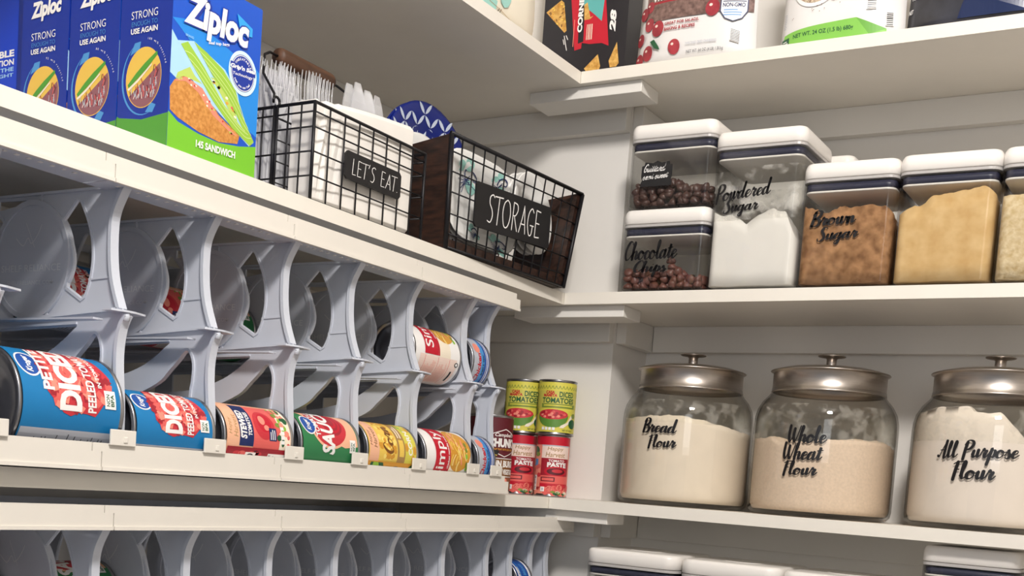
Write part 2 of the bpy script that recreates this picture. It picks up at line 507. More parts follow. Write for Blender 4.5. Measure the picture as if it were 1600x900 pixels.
# ------------------------------------------------------------------ shelves
def shelf(z, which, back):
    l = [(XW, -1.7), (0, -1.7), (0, YC - 0.0006), (XW, YC - 0.0006)]
    r = [(0.0006, 0), (1.4, 0), (1.4, YB), (XC + 0.0006, YB), (XC + 0.0006, YC - 0.0006), (0.0006, YC - 0.0006)]
    for pts, side in ((l, 'left'), (r, 'right')):
        o = MB().prism([pts], lambda u, v, d: (u, v, d), z - TH, z, SHELF).build('wall_shelf', bevel=0.0012)
        tag(o, ('%s white shelf board along the %s wall, %s' % (which, side, back[side])), 'shelf')
shelf(ZU, 'top', {'left': 'seen from below', 'right': 'under food pouches'})
shelf(ZM, 'middle', {'left': 'under blue boxes', 'right': 'under sugar containers'})
shelf(ZL, 'lower', {'left': 'under the can rack', 'right': 'under flour jars'})
shelf(ZB, 'bottom', {'left': 'below the picture', 'right': 'below the picture'})

# ================================================================== can racks
def grow(pts, e):
    """Push a closed outline outwards by e."""
    ar = sum(p[0] * q[1] - q[0] * p[1] for p, q in zip(pts, pts[1:] + pts[:1])); s = 1 if ar > 0 else -1
    out = []
    for i, p in enumerate(pts):
        a, b = pts[i - 1], pts[(i + 1) % len(pts)]
        dx, dz = b[0] - a[0], b[1] - a[1]; l = math.hypot(dx, dz) or 1
        out.append((p[0] + s * dz / l * e, p[1] - s * dx / l * e))
    return out
def sm(pts, n=5): return catmull(pts, n)
F1 = sm([(0, -.0515), (-.008, -.064), (-.0135, -.074), (-.017, -.086), (-.0175, -.103), (-.0165, -.121), (-.0135, -.14), (-.008, -.157), (0, -.175)], 3)
F2 = sm([(.0095, -.1805), (.004, -.19), (.001, -.2), (-.001, -.213), (-.001, -.23), (.001, -.249), (.004, -.277), (.0045, -.31)], 3)
OUTL = F1 + F2 + [(.0045, -.3335), (-.375, -.3335), (-.375, -.0515)]
CX, CZ, CR = -.146, -.1215, .0595
CRES = sm([(-.096, -.084), (-.084, -.098), (-.0765, -.115), (-.0755, -.129), (-.080, -.142), (-.0855, -.149)], 4) + \
       sm([(-.062, -.161), (-.056, -.15), (-.052, -.135), (-.051, -.12), (-.054, -.101), (-.062, -.082), (-.074, -.063)], 4)
CRES2 = [(2 * CX - u, v) for u, v in reversed(CRES)]
SLOT = [(-.207, -.0565), (-.132, -.0585), (-.132, -.0685)] + sm([(-.14, -.0645), (-.152, -.0625), (-.175, -.063), (-.207, -.067)], 3)
GAP = [(-.117, -.1762), (-.117, -.1808), (-.178, -.1845), (-.178, -.1765), (-.16, -.1822), (-.146, -.1832), (-.13, -.1815)]
HOLE2 = sm([(-.032, -.318), (-.030, -.25), (-.028, -.235), (-.027, -.22), (-.029, -.209), (-.034, -.2005), (-.0395, -.1985), (-.0455, -.202), (-.052, -.209), (-.066, -.221),
            (-.085, -.236), (-.13, -.252), (-.19, -.26), (-.25, -.264), (-.34, -.266)], 4) + [(-.34, -.32)]
HOLE3 = [(-.068, -.1915)] + sm([(-.146, -.1945), (-.2, -.197), (-.34, -.202)], 3) + sm([(-.34, -.238), (-.2, -.236), (-.146, -.228), (-.113, -.218), (-.09, -.206), (-.076, -.1965)], 4)
CRES = grow(CRES, .0016); CRES2 = grow(CRES2, .0016)
def plane_y(u, v, d): return (u, d, v)

def rim(mb, pts, w, d, m, closed=False):
    """A raised edge: a flat bar that follows a line in the plate's plane."""
    q = pts + [pts[0]] if closed else pts
    vs_ = []; fs = []
    for i, p in enumerate(q):
        a = q[max(i - 1, 0)]; b = q[min(i + 1, len(q) - 1)]
        if closed and i in (0, len(q) - 1): a, b = pts[-1], pts[1]
        dx, dz = b[0] - a[0], b[1] - a[1]; l = math.hypot(dx, dz) or 1
        nx, nz = -dz / l * w / 2, dx / l * w / 2
        vs_ += [(p[0] + nx, -d, p[1] + nz), (p[0] - nx, -d, p[1] - nz), (p[0] - nx, d, p[1] - nz), (p[0] + nx, d, p[1] + nz)]
    for i in range(len(q) - 1):
        for k in range(4):
            l = (k + 1) % 4
            fs.append((4 * i + k, 4 * i + l, 4 * i + 4 + l, 4 * i + 4 + k))
    e = 4 * (len(q) - 1)
    fs += [(0, 3, 2, 1), (e, e + 1, e + 2, e + 3)]
    mb.add(vs_, fs, m)

def plate_mesh():
    mb = MB()
    mb.prism([OUTL, CRES, CRES2, SLOT, GAP, HOLE2, HOLE3], plane_y, -.0012, .0012, RACK)
    F1i = [(u - .0022, v) for u, v in F1]; F2i = [(u - .0022, v) for u, v in F2]
    rim(mb, F1i, .0046, .0050, RACK); rim(mb, F2i, .0046, .0050, RACK)
    rim(mb, grow(CRES, .0022), .0032, .0022, RACK, True); rim(mb, grow(CRES2, .0022), .0032, .0022, RACK, True)
    rim(mb, [(-.3, -.0525), (-.02, -.0525)], .0025, .004, RACK)
    rim(mb, HOLE2[:50], .003, .003, RACK)
    rim(mb, [(-.34, -.1985)] + [(-.2, -.1935), (-.146, -.191), (-.068, -.1885)], .0025, .003, RACK)
    rim(mb, [(-.36, -.19), (-.19, -.1853), (-.14, -.183), (-.05, -.1775), (-.004, -.175)], .003, .005, RACK)
    rim(mb, [(-.0525, -.144), (-.017, -.142)], .002, .0022, RACK)
    rim(mb, [(-.117, -.170), (-.117, -.181)], .003, .003, RACK); rim(mb, [(-.132, -.0535), (-.132, -.070)], .003, .003, RACK)
    disc = [(CX + CR * math.cos(a), CZ + CR * math.sin(a)) for a in (2 * PI * k / 56 for k in range(56))]
    mb.prism([disc], plane_y, -.0026, .0026, RACK)
    rim(mb, [(CX + (CR + .001) * math.cos(t), CZ + (CR + .001) * math.sin(t)) for t in (2 * PI * k / 64 for k in range(64))], .0055, .0042, RACK, True)
    # stop flange at the middle and nose below it
    mb.prism([[(-.010, -.019), (.0055, -.019), (.011, -.004), (.011, .006), (.0055, .024), (-.010, .024)]],
             lambda u, v, d: (u, v, d), -.1785, -.1765, RACK)
    mb.tube([(.006, -.001, -.1785), (.006, -.001, -.187)], .0038, RACK, 10)
    art = Art(mb, lambda u, v, d: (u, -.0026 - d, v), lift=.00025)
    art.text('SHELF RELIANCE', -.196, -.1335, -.097, -.1262, EMB, .004)
    art.text('SHELFRELIANCE.COM', -.185, -.1475, -.108, -.1430, EMB, .004)
    v, f = ribbon(catmull([(-.172, -.098), (-.16, -.106), (-.152, -.098), (-.146, -.104), (-.136, -.095), (-.130, -.085)], 6), lambda a, b: .0012)
    art.put(v, f, EMB)
    v, f = ribbon(catmull([(-.156, -.082), (-.148, -.095), (-.141, -.108)], 6), lambda a, b: .0009)
    art.put(v, f, EMB)
    return mb

def seg_rail(y0, y1, z0, z1, top):
    """One length of front rail with the notch that locks it to the next; top = which flange it carries."""
    h = z1 - z0; s = .012; X = .0056 if top == 'base' else 0; y0 -= X; y1 -= X
    pts = [(y0 + .004, z0), (y1 + .004 - .0004, z0), (y1 + .004 - .0004, z0 + h * .68), (y1 - s + .004, z0 + h * .68), (y1 - s + .004, z1), (y0 - s + .0044, z1), (y0 - s + .0044, z0 + h * .68), (y0 + .004, z0 + h * .68)]
    mb = MB()
    mb.prism([pts], lambda u, v, d: (d + X, u, v), .0085, .012, RAIL)
    mb.box(.0085 + X, y0 + .0042, z0 - .0008, .0134 + X, y1 + .0034, z0 + .003, RAIL)
    if top == 'under':
        mb.box(-.034, y0 + .002, z0 + .0008, .009, y1 + .0015, z0 + .0026, RACK)
        y = y0 + .02
        while y < y1 - .02:                    # slots that the plates clip into
            mb.box(-.008, y, z0 + .0001, -.004, y + .0035, z0 + .0009, WHITE)
            y += .0125
    else:
        mb.box(-.378, y0 + .002, z0 + .0012, .0145, y1 + .0015, z0 + .0032, RACK)
    return mb

def rack(loc, ys, seams, end, label):
    r = thing('can_rack', loc, label, 'can rack')
    proto = None
    for y in ys:
        if proto is None:
            proto = plate_mesh().build('divider_plate', r); o = proto
        else:
            o = proto.copy(); COL.objects.link(o)
        o.location = (0, y, 0)
    s = [ys[0] - .13] + [q for q in seams] + [end]
    for i in range(len(s) - 1):
        seg_rail(s[i], s[i + 1] - .0008, -.0553, -.0310, 'under').build('top_rail', r)
        seg_rail(s[i], s[i + 1] - .0008, -.3375, -.3110, 'base').build('bottom_rail', r)
    for y in ys:
        if y > end: continue
        mb = MB(); w = .0165
        y -= .0085
        mb.box(.0188, y - w, -.3125, .0212, y + w * .9, -.2965, RAIL)
        mb.box(.0165, y - w, -.3125, .0190, y + w * .9, -.3110, RAIL)
        mb.box(.0210, y - .001, -.3095, .0224, y + .004, -.3035, RAIL)
        mb.build('clip', r, bevel=.0012)
    # sloping tracks the tins roll on, and a back stop
    for a, b in zip(ys[:-1], ys[1:]):
        if b - a < .045: continue
        mb = MB()
        mb.add([(-.37, a + .008, -.188), (-.02, a + .008, -.1872), (-.02, a + .020, -.1872), (-.37, a + .020, -.188)], [(0, 1, 2, 3)], RACK)
        mb.add([(-.37, b - .020, -.188), (-.02, b - .020, -.1872), (-.02, b - .008, -.1872), (-.37, b - .008, -.188)], [(0, 1, 2, 3)], RACK)
        mb.build('track', r)
        o = r.children[-1]
        sd = o.modifiers.new('thick', 'SOLIDIFY'); sd.thickness = .002; sd.offset = -1
    MB().box(-.378, s[0], -.0535, -.3755, end, -.0435, RACK).build('back_rail', r)
    return r
UY = [-1.168, -1.036, -.892, -.768, -.641, -.5185, -.390, -.2555, -.1925]
LY = [-1.15, -1.022, -.897, -.774, -.642, -.5186, -.400, -.273, -.1517, -.080, -.0147, .039]
SEAMS = [-.912, -.667, -.414]
rack((0, 0, 0), UY, [-.922, -.667, -.414], -.157, 'white plastic rolling can rack full of tins on the lower left shelf')
rack((0, 0, ZL - .002), LY, [-.905, -.660, -.414, -.1755], .072, 'lower white plastic can rack of which only the top shows, mostly empty')

# ================================================================== tins
BL = P('blue', '#0e77b3'); NAVY = P('navy', '#14275e'); RED = P('red', '#c8313c'); RED2 = P('red_deep', '#a01f2e'); RED3 = P('red_light', '#e0625c')
CORAL = P('coral', '#ee8f7c'); PEACH = P('peach', '#f0b795'); GREEN = P('green', '#2f7d4c'); DGREEN = P('green_dark', '#1f5a36'); LGREY = P('grey_light', '#b9bcc6')
DGREY = P('grey_dark', '#44464f'); YEL = P('yellow', '#ecc85a'); YEL2 = P('yellow_green', '#d9cf52'); GOLD = P('gold', '#d79a35'); BROWN = P('brown', '#7a4b1e')
OLIVE = P('olive', '#7d8f3a'); LIME = P('lime', '#8fbf3d'); CREAM = P('cream', '#f3e7d2'); MAROON = P('maroon', '#5c1220'); TAN = P('tan', '#a8834e')
CRIM = P('crimson', '#c2162e'); SKY = P('sky', '#4c93cf'); ROYAL = P('royal', '#1c4fa0'); PINKW = P('pink_white', '#f1d9cd')

def can_body(r, h):
    mb = MB()
    prof = [(0, .0035), (r * .62, .0035), (r * .66, .0028), (r * .74, .0028), (r * .78, .004), (r * .88, .004), (r - .0022, .0038), (r - .0016, 0), (r + .0004, 0), (r + .0012, .0012), (r + .0004, .003), (r - .0004, .0042),
            (r - .0002, .007), (r - .0002, h - .007), (r - .0004, h - .0042), (r + .0004, h - .003), (r + .0012, h - .0012), (r + .0004, h), (r - .0016, h), (r - .0022, h - .0042), (r * .88, h - .0045), (r * .84, h - .0030), (r * .78, h - .0045),
            (r * .60, h - .0045), (r * .56, h - .0036), (0, h - .0036)]
    return mb.lathe(prof, STEEL, 56)

def can(kind, r, h, base, draw, label, cat='tin can', group=None):
    t = thing(kind, (0, 0, 0), label, cat, group)
    can_body(r, h).build('can_body', t)
    mb = MB()
    vs_ = []; seg = 72
    for k in range(seg):
        a = 2 * PI * k / seg
        vs_ += [((r + .0002) * math.cos(a), (r + .0002) * math.sin(a), z) for z in (.0045, h - .0045)]
    mb.add(vs_, [(2 * k, 2 * ((k + 1) % seg), 2 * ((k + 1) % seg) + 1, 2 * k + 1) for k in range(seg)], base, True)
    d = PI / 180
    # u is measured round the tin in degrees, v up it in metres
    art = Art(mb, lambda u, v, off: ((r + off + .0002) * math.cos(u * d), (r + off + .0002) * math.sin(u * d), v), step=5.0, lift=.0002)
    draw(art)
    mb.build('paper_label', t, fixn=False)
    return t

def irregular(cu, cv, ru, rv, n, amp, seed, rot=0):
    q = random.Random(seed)
    return [(cu + ru * (1 + q.uniform(-amp, amp)) * math.cos(2 * PI * k / n), cv + rv * (1 + q.uniform(-amp, amp)) * math.sin(2 * PI * k / n)) for k in range(n)]

def lines(a, u0, v0, u1, v1, n, m, seed=0, w=.45):
    q = random.Random(seed)
    for k in range(n):
        vv = v1 - (v1 - v0) * (k + .2) / n
        a.rect(u0, vv - (v1 - v0) / n * w, u0 + (u1 - u0) * q.uniform(.7, 1), vv, m)
        a.lift -= a.dl
    a.lift += a.dl
def columns(a, u0, v0, u1, v1, n, m, seed=0):
    q = random.Random(seed); u = u0; s = (u1 - u0) / n
    for k in range(n):
        a.rect(u, v0, u + s * q.uniform(.25, .7), v1, m); a.lift -= a.dl; u += s
    a.lift += a.dl

def draw_diced(h, petite, k):
    def d(a):
        s = h / .119
        a.rect(-88, .006, -33, h - .006, LGREY)
        lines(a, -80, .012 * s, -38, .10 * s, 22, DGREY, 3, .25)
        a.ell(38 * k, .1005 * s, 17 * k, .0125, WHITE); a.ell(38 * k, .1005 * s, 15 * k, .0109, ROYAL)
        a.text('Kroger', 26 * k, .0962 * s, 50 * k, .1048 * s, WHITE, .03, .3)
        cl = irregular(36 * k, .0535 * s, 54 * k, .039 * s, 26, .09, 5)
        a.poly(cl, RED)
        a.blobs(in_poly(cl), 150, .0055, [RED2, RED3, CORAL, RED, RED3], 4) if False else None
        q = random.Random(8); f = in_poly([(36 * k + (u - 36 * k) * .96, .054 * s + (v - .054 * s) * .96) for u, v in cl])
        for g in (RED2, RED3, RED2, CORAL, RED3):
            vs_ = []; fs = []
            for i in range(30):
                u, v = f(q); o = len(vs_); e = .0042
                t = q.uniform(0, 1.5); c, n_ = math.cos(t), math.sin(t)
                for x, y in ((-1, -.8), (1, -.7), (.9, .8), (-.8, 1)):
                    vs_.append((u + (x * c - y * n_) * e * 1100 * k, v + (x * n_ + y * c) * e))
                fs.append((o, o + 1, o + 2, o + 3))
            a.put(vs_, fs, g)
        if petite: a.text('PETITE', 8 * k, .0800 * s, 66 * k, .0920 * s, WHITE, .035)
        a.text('DICED', -12 * k, .0500 * s, 76 * k, .0755 * s, WHITE, .05)
        a.text('PEELED TOMATOES', -12 * k, .0335 * s, 86 * k, .0435 * s, WHITE, .03)
        a.text('IN TOMATO JUICE', 16 * k, .0235 * s, 76 * k, .0295 * s, WHITE, .03)
        a.rect(-6 * k, .0105 * s, 14 * k, .0235 * s, WHITE)
        a.text('NON', -3 * k, .0175 * s, 10 * k, .0215 * s, DGREEN, .02); a.text('BPA', -3 * k, .0125 * s, 10 * k, .0165 * s, DGREEN, .03)
        a.text('NET WT', 78 * k, .009 * s, 96 * k, .013 * s, WHITE, .02)
    return d

def draw_stewed(a):
    a.rect(-60, .088, 75, .106, PEACH)
    a.text('Happy', -2, .0985, 28, .1045, TAN, .0, .2); a.text('Harvest', -6, .0905, 34, .097, TAN, .0, .2)
    a.rect(-20, .066, 62, .088, NAVY)
    a.text('STEWED', -8, .0765, 45, .0865, WHITE, .05, .15); a.text('TOMATOES', -2, .0685, 42, .0745, WHITE, .04, .15)
    a.rect(-22, .024, 62, .066, RED3)
    a.ell(20, .047, 27, .0165, RED); a.ell(24, .046, 18, .011, CRIM); a.ell(28, .049, 9, .005, CORAL); a.ell(14, .044, 5, .004, CORAL)
    a.rect(-8, .029, 14, .041, NAVY); lines(a, -6, .030, 12, .0395, 3, WHITE, 1, .4)
    a.rect(-22, .006, 62, .024, CREAM)
    a.blobs(lambda r: (r.uniform(-20, 60), r.uniform(.008, .026)), 60, .006, [LIME, RED3, OLIVE, CREAM, TAN], 3) if False else None
    q = random.Random(2)
    for g in (LIME, RED3, OLIVE, CORAL, DGREEN):
        for i in range(5):
            a.ell(q.uniform(-18, 60), q.uniform(.009, .027), q.uniform(3, 8), q.uniform(.002, .005), g, 10); a.lift -= a.dl
        a.lift += a.dl
    for u in (-12, -4, 4, 12): a.rect(u, .016, u + 6, .022, WHITE)
    a.rect(-95, .006, -22, .106, RED2)
    q = random.Random(6)
    for i in range(16): a.ell(q.uniform(-70, -24), q.uniform(.04, .1), 5, .006, (RED, RED3, MAROON)[i % 3], 12); a.lift -= a.dl
    a.lift += a.dl
    a.rect(-75, .010, -30, .040, WHITE); lines(a, -74, .011, -32, .039, 15, DGREY, 2, .5)
    a.rect(-44, .060, -30, .076, WHITE); a.ell(-37, .068, 5, .0055, DGREY); a.ell(-37, .068, 2.6, .003, WHITE)

def draw_sauce(a):
    a.rect(-88, .006, -36, .106, DGREY)
    a.poly([(-4, .006), (80, .006), (92, .10), (60, .09), (25, .085), (2, .055), (-8, .03)], PEACH)
    a.ell(37, .056, 49, .036, PEACH, 40); a.ell(38, .056, 45, .0335, RED, 40)
    for i in range(5): a.ell(46, .047, 32 - 5 * i, .0195 - .0032 * i, (RED2, CRIM)[i % 2], 30)
    a.ell(33, .092, 21, .0125, WHITE); a.ell(33, .092, 18.5, .0108, ROYAL); a.text('Kroger', 20, .0875, 46, .0965, WHITE, .03, .3)
    a.text('TOMATO', 10, .0745, 68, .083, WHITE, .03)
    a.text('SAUCE', -22, .0495, 82, .0735, WHITE, .04, .2)
    a.rect(-16, .0105, 8, .0215, WHITE); a.text('NON', -12, .0165, 3, .020, DGREEN, .02); a.text('BPA', -12, .0120, 3, .0155, DGREEN, .03)

def draw_corn(a):
    a.rect(-70, .086, 90, .106, PEACH); a.text('Happy', 4, .0985, 38, .1045, BROWN, 0, .2); a.text('Harvest', 0, .090, 46, .097, BROWN, 0, .2)
    a.rect(-24, .044, 90, .086, YEL)
    q = random.Random(4)
    for g in (GOLD, P('corn', '#f6dc7a'), GOLD):
        for i in range(26): a.ell(q.uniform(-20, 88), q.uniform(.05, .084), 5, .0032, g, 8); a.lift -= a.dl
        a.lift += a.dl
    a.script('Corn', -10, .055, 55, .078, BROWN)
    a.rect(-26, .030, 70, .047, TAN); a.rect(-14, .033, 20, .043, YEL); lines(a, 24, .033, 60, .044, 2, CREAM, 1)
    a.rect(-26, .006, 90, .030, YEL2)
    for i in range(14): a.ell(q.uniform(-24, 88), q.uniform(.009, .028), 9, .0035, (LIME, GOLD, YEL)[i % 3], 10); a.lift -= a.dl
    a.lift += a.dl
    a.text('CORN', -10, .014, 44, .023, WHITE, .03)
    a.rect(-95, .006, -26, .106, GOLD)
    a.poly([(-80, .05), (-28, .075), (-28, .10), (-80, .104)], DGREEN); a.poly([(-80, .06), (-28, .085), (-28, .095), (-80, .095)], LIME)
    a.ell(-48, .045, 14, .014, DGREY); a.ell(-44, .047, 8, .008, LGREY); a.poly([(-80, .008), (-50, .03), (-28, .012), (-28, .008)], DGREEN)

def draw_simply(a):
    a.rect(-120, .0285, 110, .0555, CREAM)
    a.ell(18, .034, 52, .0305, GOLD, 36)
    q = random.Random(9)
    for g in (YEL, GOLD, P('noodle', '#f4dc93'), CORAL, YEL):
        for i in range(9):
            u, v = in_ell(18, .034, 42, .024)(q); t = q.uniform(-1, 1)
            rb = ribbon(catmull([(u - 12, v - .004 * t), (u, v + .003), (u + 12, v + .004 * t)], 4), lambda x, y: .0022)
            a.put([(p[0], p[1]) for p in rb[0][:-16]], [f for f in rb[1] if max(f) < len(rb[0]) - 16], g); a.lift -= a.dl
        a.lift += a.dl
    for i in range(5): a.ell(q.uniform(-30, 50), q.uniform(.010, .016), 6, .003, (OLIVE, LIME)[i % 2], 10); a.lift -= a.dl
    a.lift += a.dl
    a.rect(-64, .060, 110, .092, CRIM)
    a.text('Simply', -50, .0640, 60, .0890, WHITE, .012)
    lines(a, 0, .0565, 66, .0605, 1, WHITE, 1)
    a.rect(-64, .056, 110, .0598, CRIM)
    a.text('chicken noodle soup', -28, .0572, 46, .0625, WHITE, .02)
    a.rect(-135, .012, -66, .103, PINKW)
    for v in (.03, .058, .09): a.rect(-130, v, -68, v + .0008, RED3)
    lines(a, -128, .033, -74, .056, 9, CORAL, 3, .25); lines(a, -128, .062, -74, .088, 9, CORAL, 4, .25)
    a.rect(-118, .018, -92, .022, BLACK); a.ell(-76, .013, 5, .0045, BLACK); a.ell(-76, .013, 3, .0026, WHITE)

def draw_chicken(a):
    a.rect(-180, .006, 180, .046, ROYAL)
    a.rect(-75, .018, 75, .046, LGREY); a.poly([(-75, .018), (75, .018), (40, .028), (0, .026), (-40, .030)], SKY)
    a.rect(-75, .0075, 75, .0095, WHITE); a.rect(-75, .012, 75, .013, WHITE)
    a.text('Chicken', -38, .0265, 28, .0365, CRIM, .03, .1); a.text('breast in water', -20, .0190, 26, .0235, BLACK, .02)
    a.ell(40, .034, 12, .008, CORAL)
def draw_chicken_blue(a):
    a.rect(-180, .006, 180, .046, ROYAL)
    a.rect(-180, .006, 180, .011, WHITE); a.rect(-180, .040, 180, .043, WHITE); a.rect(-80, .034, 80, .0355, SKY)
    a.text('CHICKEN BREAST', -30, .018, 50, .026, SKY, .03)
    a.text('CANNED', -8, .0362, 40, .0395, WHITE, .03)

def draw_diced_green(a):
    a.rect(-180, .074, 180, .0875, YEL2)
    for k in range(18):
        u = -100 + k * 11
        a.poly([(u, .0775), (u + 5.5, .084), (u + 11, .0775), (u + 9, .0775), (u + 5.5, .0815), (u + 2, .0775)], OLIVE); a.lift -= a.dl
    a.lift += a.dl
    a.rect(-110, .046, 90, .0745, P('pale_olive', '#cfc65a'))
    a.rect(-52, .0455, 62, .0525, OLIVE); lines(a, -44, .0468, 52, .0515, 1, YEL2, 2)
    a.text('CASA', -38, .0690, -10, .0745, CRIM, .05); a.text('MAMITA', -46, .0640, -2, .0690, CRIM, .05)
    a.text('DICED', 4, .0640, 52, .0735, DGREEN, .03); a.text('TOMATOES', -50, .0535, 54, .0628, DGREEN, .03)
    a.poly([(-62, .0335)] + [(-12 + 50 * math.cos(t), .0335 - .0215 * math.sin(t)) for t in (PI - PI * k / 14 for k in range(15))], P('bowl_green', '#5c8a35'))
    a.ell(-12, .0345, 48, .0085, RED)
    q = random.Random(3)
    for g in (RED3, CORAL, RED2):
        for i in range(7):
            u, v = in_ell(-12, .0345, 40, .006)(q); a.ell(u, v, 5, .0022, g, 8); a.lift -= a.dl
        a.lift += a.dl
    a.poly([(10, .012), (22, .012), (46, .022), (58, .036), (48, .034), (34, .022), (14, .016)], CREAM)
    a.ell(56, .020, 16, .008, DGREEN); a.ell(60, .034, 10, .004, OLIVE)
    for k in range(4): a.rect(-44 + 11 * k, .0075, -36 + 11 * k, .0125, WHITE); a.lift -= a.dl
    a.lift += a.dl
    a.text('NET WT 10 OZ', 20, .0068, 56, .0098, DGREEN, .01)
    a.rect(-105, .0085, -80, .030, WHITE); lines(a, -104, .009, -82, .0295, 12, DGREY, 2, .5)
    a.ell(-92, .050, 7, .005, BLACK); a.ell(-92, .050, 4, .003, WHITE); a.rect(-105, .034, -70, .044, DGREEN)
    a.script('S', -78, .03, -70, .07, OLIVE, .3, .2)

def draw_paste(a):
    a.rect(-180, .088, 180, .103, CRIM)
    a.rect(-55, .0865, 62, .0885, LGREY)
    a.rect(-50, .066, 60, .0865, PINKW); a.text('Happy', -28, .0775, 30, .0855, TAN, .01, .15); a.text('Harvest', -34, .0680, 38, .0765, TAN, .01, .15)
    a.rect(-50, .036, 60, .066, RED2)
    a.text('TOMATO', -22, .0595, 36, .0640, WHITE, .02); a.text('PASTE', -26, .0505, 46, .0590, WHITE, .05)
    a.ell(8, .0435, 44, .0085, CRIM); a.ell(8, .0435, 34, .006, MAROON); a.ell(12, .0445, 20, .0032, RED); 
    a.rect(-50, .016, 60, .036, RED3); a.rect(-46, .026, 4, .0335, MAROON); a.rect(-42, .0275, 0, .032, RED3); a.rect(-50, .0165, 60, .0225, CRIM)
    q = random.Random(5)
    for i in range(20): a.ell(q.uniform(-110, 70), q.uniform(.005, .017), 11, .0055, (RED3, RED, CORAL)[i % 3], 12); a.lift -= a.dl
    a.lift += a.dl
    for i in range(9): a.ell(q.uniform(0, 60), q.uniform(.005, .010), 9, .0022, (CREAM, OLIVE, DGREEN)[i % 3], 8); a.lift -= a.dl
    a.lift += a.dl
    a.rect(-45, .0085, -30, .0165, WHITE); a.rect(-41, .0105, -34, .0145, LGREY)
    a.rect(-120, .016, -50, .0885, CORAL); a.ell(-82, .078, 22, .008, DGREEN); a.ell(-70, .072, 14, .004, OLIVE); a.rect(-92, .052, -64, .064, SKY)
    for i in range(8): a.ell(q.uniform(-110, -55), q.uniform(.036, .052), 9, .004, (RED, RED3, PINKW)[i % 3], 10); a.lift -= a.dl
    a.lift += a.dl
    a.rect(-106, .010, -66, .036, WHITE); lines(a, -104, .011, -68, .0355, 13, DGREY, 1, .5)

def draw_chunky(a):
    a.rect(-60, .078, 90, .104, MAROON)
    hexa = [(-38, .072), (-38, .096), (12, .1075), (60, .096), (60, .072), (12, .0605)]
    a.poly(hexa, WHITE); a.poly([(12 + (u - 12) * .955, .084 + (v - .084) * .94) for u, v in hexa], MAROON)
    a.text("Campbell's", -18, .0925, 44, .1005, WHITE, .02, .3)
    a.text('CHUNKY', -34, .0765, 58, .0915, WHITE, .06)
    a.text('SOUP THAT EATS LIKE A MEAL', -24, .0715, 48, .0748, GOLD, .02)
    a.rect(-70, .006, -38, .12, MAROON)
    a.poly([(-44, .060), (-10, .060), (-4, .071), (-44, .073)], BLACK); a.text('12g', -38, .0655, -22, .0715, YEL, .04); a.text('PROTEIN', -36, .0615, -10, .0645, YEL, .03)
    for v in (.0275, .0575): a.rect(-46, v, 64, v + .0012, WHITE)
    a.rect(-46, .029, 64, .0570, BROWN)
    a.text('SIRLOIN BURGER', -50, .0435, 66, .0550, WHITE, .05); a.text('& COUNTRY VEGETABLES', -46, .0315, 62, .0405, WHITE, .04)
    a.rect(-46, .006, 64, .027, P('stew', '#8a4f34'))
    q = random.Random(8)
    for i in range(22): a.ell(q.uniform(-40, 60), q.uniform(.009, .026), q.uniform(5, 10), q.uniform(.003, .006), (TAN, P('meat', '#6d3524'), CORAL, GOLD)[i % 4], 10); a.lift -= a.dl

can28 = can('food_can', .0520, .119, BL, draw_diced(.119, True, 1.0), 'large blue tin of petite diced tomatoes lying in the first lane of the rack')
can15 = can('food_can', .0390, .112, BL, draw_diced(.112, False, .98), 'smaller blue tin of diced tomatoes lying in the lane right of the large one')
stewed = can('food_can', .0385, .112, PEACH, draw_stewed, 'pink and red tin of stewed tomatoes lying at the rack front')
sauce = can('food_can', .0385, .112, GREEN, draw_sauce, 'green tin of tomato sauce with a red oval lying at the rack front')
corn = can('food_can', .0385, .112, YEL, draw_corn, 'yellow tin of corn lying at the rack front')
simply = can('food_can', .0392, .118, WHITE, draw_simply, 'noodle soup tin with a red band lying in the bottom row of the rack')
chick = can('food_can', .0388, .050, ROYAL, draw_chicken, 'short blue chicken tin at the end of the bottom row')
def lay(t, x, yr, z, spin):
    """Lie a tin on its side along the rack, its foot at yr and its top towards the camera's side."""
    t.location = (x, yr, z)
    t.rotation_euler = (Matrix.Rotation(PI / 2, 3, 'X') @ Matrix.Rotation(spin * PI / 180, 3, 'Z')).to_euler()
    return t
ZF = -.3330
lay(can28, -.0358, -.8985, ZF + .0532 + .0005, 8)
lay(can15, -.0228, -.7738, ZF + .0402 + .0005, 8)
lay(stewed, -.0222, -.6490, ZF + .0397 + .0005, 8)
lay(sauce, -.0222, -.5238, ZF + .0397 + .0005, 8)
lay(corn, -.0222, -.3980, ZF + .0397 + .0005, 8)
lay(simply, -.0230, -.2640, ZF + .0404 + .0005, 6)
lay(chick, -.0226, -.1990, ZF + .0402 + .0005, 4)
def again(t, label, x, yr, z, spin):
    c = copy_tree(t); c['label'] = label
    return lay(c, x, yr, z, spin)
ZT = -.1848
again(stewed, 'tin of which only a red and pink sliver shows at the left picture edge', -.0222, -1.0440, ZF + .0397 + .0005, 10)
again(simply, 'noodle soup tin lying in the upper lane with its pink panel to the front', -.0560, -.2615, ZT + .0404, 62)
c = again(chick, 'short silver-lidded chicken tin in the last upper lane of the rack', -.0440, -.1990, ZT + .0402, -6)
again(can15, 'blue tin deep in the rack seen through the second divider', -.2050, -.7740, ZT + .0402, -20)
again(stewed, 'red and blue tin deep in the rack seen through the third divider', -.1950, -.6485, ZT + .0397, -8)
again(sauce, 'dark red tin deep in the rack behind the fourth divider', -.2150, -.5238, ZT + .0397, 40)
